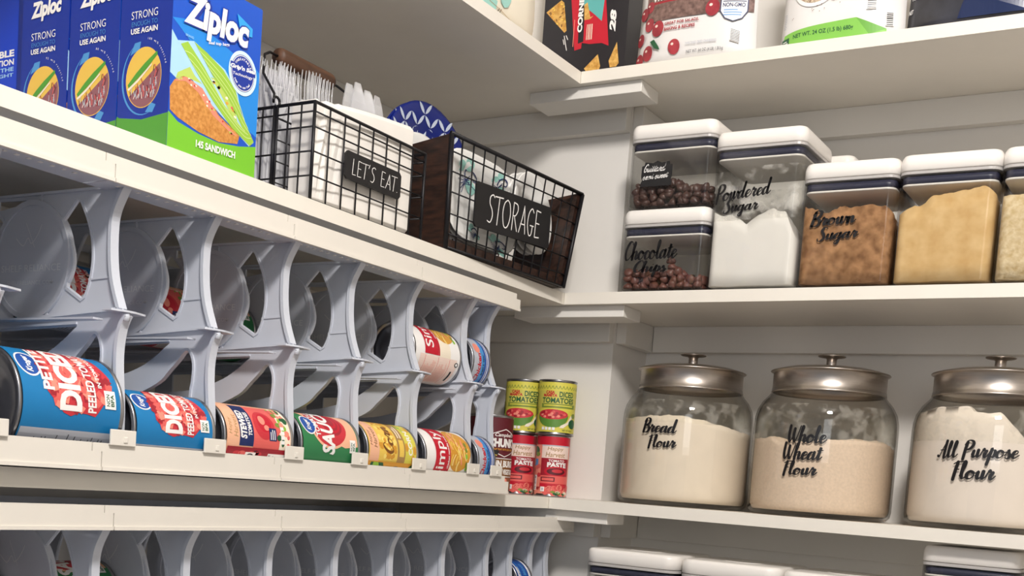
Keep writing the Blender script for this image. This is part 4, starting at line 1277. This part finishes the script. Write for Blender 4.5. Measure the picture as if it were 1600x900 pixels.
def dense(loop, step=.0035):
    out = []
    n = len(loop)
    for i in range(n):
        a, b = loop[i], loop[(i + 1) % n]; l = math.hypot(b[0] - a[0], b[1] - a[1]); k = max(1, int(l / step))
        out += [(a[0] + (b[0] - a[0]) * j / k, a[1] + (b[1] - a[1]) * j / k) for j in range(k)]
    return out
def interp(pts, x):
    if x <= pts[0][0]: return pts[0][1]
    for a, b in zip(pts, pts[1:]):
        if x <= b[0]: return a[1] + (b[1] - a[1]) * (x - a[0]) / (b[0] - a[0])
    return pts[-1][1]
def nz(x, y, s, seed): return noise.noise(Vector((x * s, y * s, seed)))

CHIP1 = mat('chocolate_dark', '#563d37', 0.42, var=0.2, scale=90)
CHIP2 = mat('chocolate_milk', '#744a40', 0.42, var=0.2, scale=90)
def chips(x0, x1, z0, hf, m, label, seed):
    w = x1 - x0; q = random.Random(seed); mb = MB()
    prof = [(0, -.0044), (.0066, -.0042), (.0082, -.0016), (.0074, .0014), (.0046, .0042), (.0018, .0062), (0, .0082)]
    hw = w / 2 - .0128; nx = 9
    for i in range(nx):
        for j in range(nx):
            for k in range(7):
                x = -hw + 2 * hw * i / (nx - 1); y = -hw + 2 * hw * j / (nx - 1); z = .0095 + k * .0098
                if math.hypot(max(0, abs(x) - w / 2 + .016), max(0, abs(y) - w / 2 + .016)) > .0075: continue
                if z > hf(x, y) + q.uniform(-.004, .004): continue
                if 2 < i < nx - 2 and 1 < j < nx - 2 and z < hf(x, y) - .02: continue
                p = Vector((min(hw, max(-hw, x + q.uniform(-.004, .004))), min(hw, max(-hw, y + q.uniform(-.004, .004))), z + q.uniform(-.002, .003)))
                Rm = Matrix.Rotation(q.uniform(0, 6.3), 3, 'Z') @ Matrix.Rotation(q.uniform(0, 2.9), 3, 'X') @ Matrix.Rotation(q.uniform(0, 6.3), 3, 'Z')
                vs_ = []; sg = 9
                for r, h in prof:
                    for s in range(sg):
                        vs_.append(p + Rm @ Vector((r * math.cos(2 * PI * s / sg), r * math.sin(2 * PI * s / sg), h - .0012)))
                lim = w / 2 - .0032; cc = lim - .0122
                for k_, t in enumerate(vs_):       # keep every chip inside the walls
                    x_, y_ = max(-lim, min(lim, t.x)), max(-lim, min(lim, t.y))
                    ex, ey = max(0, abs(x_) - cc), max(0, abs(y_) - cc); l = math.hypot(ex, ey)
                    if ex and ey and l > .0122:
                        x_ = math.copysign(cc + ex * .0122 / l, x_); y_ = math.copysign(cc + ey * .0122 / l, y_)
                    vs_[k_] = Vector((x_, y_, max(.0066, t.z)))
                fs = [(a * sg + s, a * sg + (s + 1) % sg, (a + 1) * sg + (s + 1) % sg, (a + 1) * sg + s) for a in range(len(prof) - 1) for s in range(sg)]
                mb.add(vs_, fs, m, True)
    o = mb.build(kind_chip); o.location = ((x0 + x1) / 2, .0025 + w / 2, z0 + .0004)
    return tag(o, label, 'chocolate chips', kind='stuff')
kind_chip = 'chocolate_chips'

# chocolate chips, below
def w_choc(a):
    a.script('Chocolate', .0090, .0480, .1025, .0800, INK, rise=.0015); a.script('Chips', .0270, .0215, .0860, .0490, INK, rise=.0005)
container(.0960, .2450, ZM, .1300, 'clear square container lettered Chocolate Chips, lower of the two stacked', w_choc)
chips(.0960, .2450, ZM, lambda x, y: .034 - .20 * max(0, x - .02) + .006 * nz(x, y, 30, 2) + (.012 if abs(x - .012) < .012 and y < -.045 else 0), CHIP2, 'milk chocolate chips in the lower stacked container', 3)
# semi sweet chips, above
def w_semi(a):
    o = [(.0260, .034), (.0790, .034), (.0795, .040), (.0775, .044), (.0795, .049), (.0790, .066), (.0750, .067), (.0735, .0720), (.060, .0700), (.0525, .0735), (.045, .0700), (.0315, .0720), (.0300, .067), (.0260, .066), (.0255, .049), (.0275, .044), (.0255, .040)]
    a.poly(o, BLACK); a.lift += .0002
    a.script('Guittard', .0300, .0560, .0690, .0690, WHITE, .24, .20, shear=.35, rise=.001); a.script('semi sweet', .0285, .0440, .0735, .0530, WHITE, .26, .22, shear=.2, rise=.002)
container(.0985, .2452, ZM + .1306, .1330, 'clear square container with a black chalk tag, stacked on the Chocolate Chips one', w_semi)
chips(.0985, .2452, ZM + .1306, lambda x, y: .040 - .22 * max(0, x - .01) + .006 * nz(x, y, 30, 7), CHIP1, 'dark semi-sweet chips in the container with the chalk tag', 5)

def granular(x0, x1, z0, prof, m, name, label, cat, seed, fall, amp=.004, fine=120):
    w = x1 - x0; loop = dense(rrect(w - .0068, w - .0068, .0122, 8))
    def top(x, y):
        f = (y + w / 2) / w
        return max(.012, interp(prof, x + w / 2) - fall * f + amp * nz(x, y, 60, seed) + amp * .5 * nz(x, y, fine, seed + 3))
    return heightfill(name, loop, .0066, top, m, label, cat, ((x0 + x1) / 2, .0025 + w / 2, z0 + .0004), rings_=22)

SUG = mat('powdered_sugar', '#f4f0ea', 0.9, var=0.02, scale=50, bump=0.1)
def w_ps(a):
    a.script('Powdered', .0080, .1290, .0975, .1590, INK, rise=.008); a.script('Sugar', .0230, .1080, .0800, .1360, INK, rise=.003)
container(.2462, .3895, ZM, .2400, 'tall clear container lettered Powdered Sugar, highest of its row', w_ps, dust=(.105, .185))
granular(.2462, .3895, ZM, [(0, .124), (.018, .113), (.037, .1145), (.050, .108), (.061, .0985), (.079, .112), (.1035, .1205), (.122, .115), (.130, .095), (.1425, .072)], SUG,
         'powdered_sugar', 'white powdered sugar with a ragged top in the tallest container', 'sugar', 2, .030, .003)
BRS = mat('brown_sugar', '#bd8d61', 0.9, col2='#7f5733', scale=62, bump=0.9)
def w_bs(a):
    a.script('Brown', .0175, .0870, .0860, .1115, INK, rise=.003); a.script('Sugar', .0300, .0600, .0920, .0870, INK, rise=.003)
container(.3905, .5300, ZM, .1820, 'clear container lettered Brown Sugar, right of the tall white one', w_bs)
granular(.3905, .5300, ZM, [(0, .126), (.012, .119), (.036, .110), (.073, .1165), (.1, .118), (.126, .112), (.137, .100)], BRS, 'brown_sugar', 'crumbly dark brown sugar filling the lettered container', 'sugar', 5, .012, .006, 160)
LBS = mat('light_brown_sugar', '#e6c48d', 0.9, col2='#d5ad72', scale=45, bump=0.5)
container(.5310, .6680, ZM, .1835, 'clear container of light tan sugar with no lettering, second from the right')
granular(.5310, .6680, ZM, [(0, .100), (.025, .113), (.040, .112), (.050, .1245), (.085, .129), (.122, .1335), (.136, .120)], LBS, 'light_brown_sugar', 'pale tan sugar in the container without lettering', 'sugar', 9, .018, .004, 150)
OATM = mat('oat_flour', '#ecd9b4', 0.9, col2='#cfb382', scale=120, bump=0.8)
container(.6690, .8100, ZM, .1840, 'clear container of cream coloured meal cut by the right picture edge', lambda a: a.script('A', .0365, .0800, .0560, .1080, INK))
granular(.6690, .8100, ZM, [(0, .119), (.139, .121)], OATM, 'coarse_meal', 'cream coloured coarse meal at the right picture edge', 'meal', 11, .01, .003, 150)
container(.3480, .4180, ZM, .2380, 'small container behind the tall sugar one, only its white lid corner showing', y0=.1600, depth=.075)

# ================================================================== glass flour jars
def jar(x, y, r, label, words, flour_top, fm, flabel, dust_z):
    t = thing('glass_jar', (x, y, ZL + .0004), label, 'jar')
    s = r / .11
    out = [(0, .0015), (r * .82, 0), (r * .93, .0015), (r * .985, .007), (r, .016), (r, .140), (r * .992, .153), (r * .965, .166), (r * .90, .179), (r * .83, .1875), (r * .795, .1925), (r * .79, .2000)]
    inn = [(r * .77, .2000), (r * .775, .1925), (r * .81, .1865), (r * .88, .1775), (r * .94, .1650), (r * .967, .1525), (r - .0028, .140), (r - .0028, .017), (r * .955, .0095), (r * .9, .006), (0, .006)]
    MB().lathe(out + inn, GLASS, 80).build('glass_body', t)
    d = MB(); d.lathe([(r - .0034, dust_z[0]), (r - .0034, .140), (r * .964, .1525), (r * .936, .1648), (r * .905, .1722)], DUSTY, 72)
    d.build('flour_residue', t)
    l = MB(); rl = .0865 * s
    l.lathe([(rl - .0012, .1935), (rl + .0012, .1935), (rl + .0014, .1955), (rl, .1965), (rl, .2235), (rl + .0015, .2250), (rl + .0042, .2262), (rl + .0046, .2272), (rl + .0035, .2282), (rl * .93, .2310), (rl * .80, .2338), (rl * .60, .2350), (.010, .2355), (0, .2355)], BRUSH, 80)
    lo = l.build('lid', t)
    k = MB(); k.lathe([(0, .2352), (.0105, .2356), (.0088, .2372), (.0078, .2400), (.0080, .2505), (.0100, .2520), (.0200, .2535), (.0218, .2545), (.0214, .2556), (.0150, .2568), (0, .2576)], BRUSH, 40)
    k.build('lid_knob', lo)
    m = MB(); dg = PI / 180
    a = Art(m, lambda u, v, off: ((r + off) * math.cos(u * dg), (r + off) * math.sin(u * dg), v), step=3.0, lift=.0004)
    for (wd, u0, u1, v0, v1, rise) in words: a.script(wd, u0, v0 - ZL, u1, v1 - ZL, INK, rise=rise)
    m.build('vinyl_label', t, fixn=False)
    loop = [((r - .0040) * math.cos(2 * PI * i / 150), (r - .0040) * math.sin(2 * PI * i / 150)) for i in range(150)]
    heightfill('flour', loop, .0082, flour_top, fm, flabel, 'flour', (x, y, ZL + .0004), rings_=22, steps=14, wall=lambda z: interp([(q[1], q[0] - .0013) for q in reversed(inn)], z))
    return t
FL1 = mat('flour_bread', '#f3e4d0', 0.95, var=0.04, scale=40, bump=0.15)
FL2 = mat('flour_wheat', '#eed6be', 0.95, var=0.10, scale=260, bump=0.2)
FL3 = mat('flour_white', '#f5e8dc', 0.95, var=0.03, scale=40, bump=0.15)
def ang_top(prof, back, seed, amp=.003):
    """Height by bearing on the front wall (degrees), easing to the level at the back."""
    def f(x, y):
        r = math.hypot(x, y); a = math.degrees(math.atan2(y, x)) if r > 1e-5 else -90
        if a > 90: a -= 360
        q = min(1.0, r / .09) ** 1.5
        fr = interp(prof, a) if -200 <= a <= 90 else back
        return (fr * q + back * (1 - q)) + amp * nz(x, y, 55, seed) + amp * .5 * nz(x, y, 140, seed + 2)
    return f
jar(.1855, .1300, .1095, 'glass jar with steel lid lettered Bread Flour, leftmost of the three jars',
    [('Bread', -108, -75, -.2240, -.1985, -.001), ('Flour', -101, -74.5, -.2495, -.2255, .001)],
    ang_top([(-215, .150), (-142, .1400), (-110, .1435), (-85, .1470), (-70, .1465), (-53, .1400), (-25, .1330), (0, .1265), (60, .130), (90, .140)], .135, 1), FL1, 'cream bread flour filling the leftmost jar', (.135, .165))
jar(.4215, .1300, .1120, 'glass jar with steel lid lettered Whole Wheat Flour, middle one of the three jars',
    [('Whole', -102, -71, -.2300, -.2010, .001), ('Wheat', -105, -73, -.2555, -.2270, .001), ('Flour', -104, -76, -.2800, -.2550, .001)],
    ang_top([(-215, .12), (-131, .1175), (-121, .121), (-111, .1115), (-90, .1110), (-75, .118), (-36, .1225), (-20, .122), (4, .1130), (60, .11), (90, .11)], .115, 5), FL2, 'tan whole wheat flour in the middle jar', (.120, .165))
jar(.6730, .1300, .1150, 'glass jar with steel lid lettered All Purpose Flour, at the right picture edge',
    [('All Purpose', -119, -62, -.2510, -.2140, .004), ('Flour', -106, -76, -.2720, -.2420, .001)],
    ang_top([(-215, .160), (-141, .1690), (-128, .1735), (-114, .1740), (-100, .1745), (-95, .1655), (-76, .1660), (-70, .155), (-60, .1350), (-40, .120), (0, .110), (90, .12)], .140, 9, .002), FL3, 'white all purpose flour heaped nearly to the neck in the right jar', (.125, .165))

# ================================================================== closed containers on the bottom shelf
container(.0740, .2400, ZB, .2640, 'large clear container with a white lid, leftmost in the bottom row', flat=True)
container(.2440, .4085, ZB, .2620, 'large clear container with a white lid, second in the bottom row', flat=True)
container(.4125, .5780, ZB, .2600, 'large clear container with a white lid, third in the bottom row', flat=True)
container(.6110, .7430, ZB, .3170, 'taller clear container whose lid almost meets the lower shelf at the right', y0=.0250)

# ================================================================== top shelf
CHIPM = mat('print_chip', '#e3b765', 0.5, col2='#b9812f', scale=160)
SNB = P('snack_black', '#1d1b22', 0.4)
t = thing('snack_box', (-.0170, .0750, ZU + .0004), 'black snack box with a red bag picture in the top shelf corner', 'box')
mb = MB(); mb.box(-.080, -.045, 0, .080, .044, .250, SNB)
a = Art(mb, lambda u, v, d: (-.080 + u, -.045 - d, v), lift=.0002)
CH1 = [(.0039, .1175), (.0319, .1337), (.0377, .1292), (.0461, .0825), (.0421, .0794), (.0123, .109)]
a.poly(CH1, CHIPM); a.poly([(.0851, .0159), (.1096, .0365), (.1156, .016), (.1128, .010), (.09, .010)], CHIPM); a.poly([(.1306, .0232), (.1435, .052), (.1496, .0174), (.1450, .0125), (.1335, .0125)], CHIPM)
q = random.Random(4); f = in_poly(CH1)
for i in range(20):
    u, v = f(q); a.ell(u * .96 + .001, v * .97 + .003, .0026, .0012, (BROWN, YEL, GOLD)[i % 3], 8, q.uniform(0, 3)); a.lift -= a.dl
a.lift += a.dl
a.poly([(.0515, .1900), (.1177, .1900), (.1177, .1214), (.1284, .0476), (.1154, .0537), (.0923, .0548), (.0771, .0585), (.0769, .0495), (.0642, .0474), (.0515, .1309)], CRIM)
a.poly([(.0640, .190), (.0770, .190), (.0800, .0600), (.0700, .0580)], SNB)
a.poly([(.0742, .190), (.1145, .190), (.1145, .1219), (.1122, .0891), (.0987, .1008), (.0761, .1183)], P('bag_teal', '#5fb0ad'))
a.poly([(.0770, .120), (.0830, .1230), (.0900, .098), (.0960, .1000), (.0900, .0950), (.0790, .0950)], CHIPM)
a.text('CORNERS', .0668, .0760, .0762, .1500, WHITE, .05, turn=1)
a.rect(.0600, .0540, .0612, .0980, CORAL)
columns(a, .0850, .0620, .0970, .0870, 4, CREAM, 3)
a.text('28', .1275, .0690, .1390, .1050, WHITE, .05, .2, turn=1)
for (u, v, u1, v1) in ((.0426, .0738, .0490, .0498), (.0410, .0680, .0435, .0600), (.0465, .0740, .0500, .0670)):
    vv, ff = ribbon(catmull([(u, v), ((u + u1) / 2, (v + v1) / 2), (u1, v1)], 3), lambda x, y: .0014); a.put(vv, ff, WHITE)
mb.build('carton', t, fixn=False)
MB().box(-.0795, -.0445, .2501, .0795, .0435, .2512, SNB).build('top_flap', t)

def pouch(x0, x1, y, h, base, draw, label, name='food_pouch', depth=.055, loc_axis='y', bottom=None):
    """A stand-up bag: full at the foot, pinched to a seal at the top."""
    w = x1 - x0
    t = thing(name, ((x0 + x1) / 2, y + depth / 2, ZU + .0004), label, 'bag')
    mb = MB(); rings = []; n = 20
    for i in range(15):
        k = i / 14; z = h * k
        d = depth * (1 - k ** 2.2) * (.80 + .20 * min(1, k / .12)) + .003
        ww = w * (1 - .03 * math.sin(k * PI))
        pts = []
        for j in range(n):
            u = -1 + 2 * j / (n - 1); pts.append((u * ww / 2, -d / 2 * (1 - abs(u) ** 3.5) - .0008 + .0010 * nz(u * 3, k * 9, 1, 5), z))
        for j in range(n):
            u = 1 - 2 * j / (n - 1); pts.append((u * ww / 2, d / 2 * (1 - abs(u) ** 3.5) + .0008, z))
        rings.append(pts)
    mb.loft(rings, base)
    def fn(u, v, off):
        k = max(0, min(1, v / h)); d = depth * (1 - k ** 2.2) * (.80 + .20 * min(1, k / .12)) + .003
        uu = max(-1, min(1, (u / w) * 2 - 1)); ww = w * (1 - .03 * math.sin(k * PI))
        return (uu * ww / 2, -d / 2 * (1 - abs(uu) ** 3.5) - .0022 - off, v)
    a = Art(mb, fn, step=.005, lift=.0004, dl=.00006)
    draw(a, w, h)
    mb.build('bag_body', t, fixn=False)
    s = MB().box(-w / 2, -.0022, h - .004, w / 2, .0022, h + .010, base); s.build('top_seal', t)
    return t
BAGW = mat('pouch_white', '#e9e6e4', 0.28, var=0.02, scale=15)
BERRY = mat('print_berry', '#b23a44', 0.4, col2='#8c2531', scale=60); BERRYD = mat('print_dried', '#8d7068', 0.4, col2='#5e4640', scale=150)
def art_cran(a, w, h):
    for v in range(7): a.rect(.016, .0660 + .0062 * v, w - .004, .0725 + .0062 * v, BERRYD); a.lift -= a.dl
    a.lift += a.dl
    a.rect(.020, .094, .135, .125, RED2); a.text('WHOLE', .028, .0985, .080, .1085, WHITE, .04); a.text('DRIED CRANBERRIES', .085, .1000, .130, .1070, WHITE, .03)
    for (u, v, r) in ((.022, .064, .0105), (.020, .092, .009), (.024, .0195, .0115), (.074, .0215, .0115), (.041, .054, .0125), (.135, .0735, .013), (.004, .045, .010), (.005, .012, .011), (.008, .084, .010)):
        a.ell(u + .004, v, r * .9, r, BERRY, 24); a.ell(u + .001, v + r * .35, r * .22, r * .18, PINKW, 10)
    a.poly([(.032, .036), (.040, .038), (.050, .026), (.053, .020), (.042, .024)], DGREEN)
    a.text('GREAT FOR SALADS,', .058, .0560, .118, .0612, RED2, .03); a.text('BAKING & RECIPES', .058, .0478, .112, .0530, RED2, .03)
    a.text('SWEETENED DRIED CRANBERRIES', .098, .0215, .150, .0250, LGREY, .01); a.text('NET WT. 64 OZ (4 LB) 1.81kg', .100, .0080, .160, .0135, DGREY, 0)
    sh = [(.152, .086), (.152, .066), (.160, .055), (.173, .050), (.186, .055), (.193, .066), (.193, .086)]
    a.poly(sh, NAVY); a.poly([(.1725 + (u - .1725) * .93, .068 + (v - .068) * .94) for u, v in sh], WHITE)
    a.rect(.156, .0800, .190, .0815, NAVY); a.text('NON-GMO', .156, .0720, .189, .0785, NAVY, .03); lines(a, .158, .0575, .186, .0690, 3, SKY, 1, .35)
    a.poly([(.170, .022), (.183, .018), (.184, .036), (.171, .040)], WHITE)
    for k in range(8): a.poly([(.171, .0225 + .0022 * k), (.184, .0185 + .0022 * k), (.184, .0195 + .0022 * k), (.171, .0235 + .0022 * k)], DGREY); a.lift -= a.dl
    a.lift += a.dl
pouch(.0830, .2870, .0080, .210, BAGW, art_cran, 'white pouch with red berries and a NON-GMO shield on the top shelf')
SEED = mat('print_seeds', '#dccfb4', 0.5, col2='#7d5540', scale=330)
def art_hemp(a, w, h):
    a.poly([(.004, .002), (w - .022, .002), (w - .022, .010), (.122, .0272), (.008, .0215)], P('band_green', '#86c653'))
    a.poly([(.122, .0272), (w - .022, .010), (w - .045, .003)], P('band_green_dark', '#6fae45'))
    a.ell(.056, .0870, .037, .0350, WHITE, 40); a.ell(.056, .0890, .0335, .0315, SEED, 40)
    a.text('NET WT. 24 OZ (1.5 lb) 680g', .025, .0105, .118, .0180, DGREEN, .02)
    a.rect(.004, .004, .018, .0160, DGREEN); lines(a, .0060, .0075, .0160, .0130, 2, WHITE, 1, .5)
    a.text('OMEGAS 3 & 6', .083, .0640, .126, .0685, TAN, .02); a.rect(.083, .0575, .104, .0588, TAN)
    lines(a, .0055, .030, .0100, .053, 9, LGREY, 3, .4)
    q = random.Random(2)
    for i in range(14): a.ell(q.uniform(.018, .10), q.uniform(.040, .062), .0008, .0006, BROWN, 6); a.lift -= a.dl
    a.lift += a.dl
    for (u0, v0, u1, v1) in ((.136, .0370, .150, .0900), (.1630, .0140, .1730, .0330)):
        a.rect(u0, v0, u1, v1, WHITE)
        k = v0 + .001
        while k < v1 - .001:
            a.rect(u0 + .001, k, u1 - .001, k + q.uniform(.0006, .0016), BLACK); a.lift -= a.dl; k += .0026
        a.lift += a.dl
pouch(.3260, .5120, .0080, .220, BAGW, art_hemp, 'white pouch with a green foot band and seed bowl picture on the top shelf')
DARKB = mat('pouch_dark', '#26262c', 0.3, col2='#3c3d46', scale=25)
def art_dark(a, w, h):
    a.poly([(.075, .008), (.17, .008), (.18, .07), (.10, .09), (.085, .04)], P('pouch_navy', '#1b2950', 0.3))
    a.text('NET WT. 2.5 LB 1.13 kg (2.5 lb)', .004, .0475, .084, .0535, WHITE, .03); a.text('NET', .001, .030, .008, .036, WHITE, .02)
pouch(.5130, .7400, .0100, .200, DARKB, art_dark, 'dark grey and navy pouch at the upper right picture edge')

# cream sack with teal print along the left run of the top shelf
CREAMB = mat('sack_cream', '#efe6d2', 0.5, var=0.02, scale=12)
t = thing('flour_sack', (-.0700, -.2880, ZU + .0004), 'cream bag with teal lettering on the top left shelf, cut by the picture top', 'bag')
mb = MB(); rings = []
for i in range(15):
    k = i / 14; z = .24 * k
    dx = .062 * (.93 + .07 * min(1, k / .1)) * (1 - .25 * k * k); dy = .1720
    pts = []
    for j in range(40):
        an = 2 * PI * j / 40; c, s = math.cos(an), math.sin(an)
        q = (abs(c) ** 7 + abs(s) ** 7) ** (-1 / 7)
        pts.append((dx * q * c + .0012 * nz(an * 2, k * 6, 1, 3), dy * q * s, z))
    rings.append(pts)
mb.loft(rings, CREAMB)
a = Art(mb, lambda u, v, d: (.062 * (.93 + .07 * min(1, v / .024)) * (1 - .25 * (v / .24) ** 2) + .0016 + d, u, v), lift=.0001)
for (s, u0, v0, u1, v1) in (('H', -.048, .002, -.008, .062), ('L', .0040, .001, .0400, .062), ('O', .0460, .018, .0760, .068)):
    a.text(s, u0 - .002, v0 - .002, u1 + .002, v1 + .002, BLACK if s == 'H' else TEAL, .08); a.text(s, u0, v0, u1, v1, TEAL, .07)
for (u0, v0, u1, v1) in ((.0440, .0030, .0500, .0110), (.0520, .0060, .0550, .0115)):
    vv, ff = ribbon(catmull([(u0, v0), ((u0 + u1) / 2, (v0 + v1) / 2), (u1, v1)], 3), lambda x, y: .0010); a.put(vv, ff, BLACK)
vv, ff = ribbon(catmull([(.022, .012), (.052, .010), (.08, .006), (.11, .004)], 5), lambda x, y: .0007); a.put(vv, ff, TAN)
mb.build('bag_body', t, fixn=False)
MB().box(-.045, -.150, .2402, .045, .150, .246, CREAMB).build('folded_top', t)
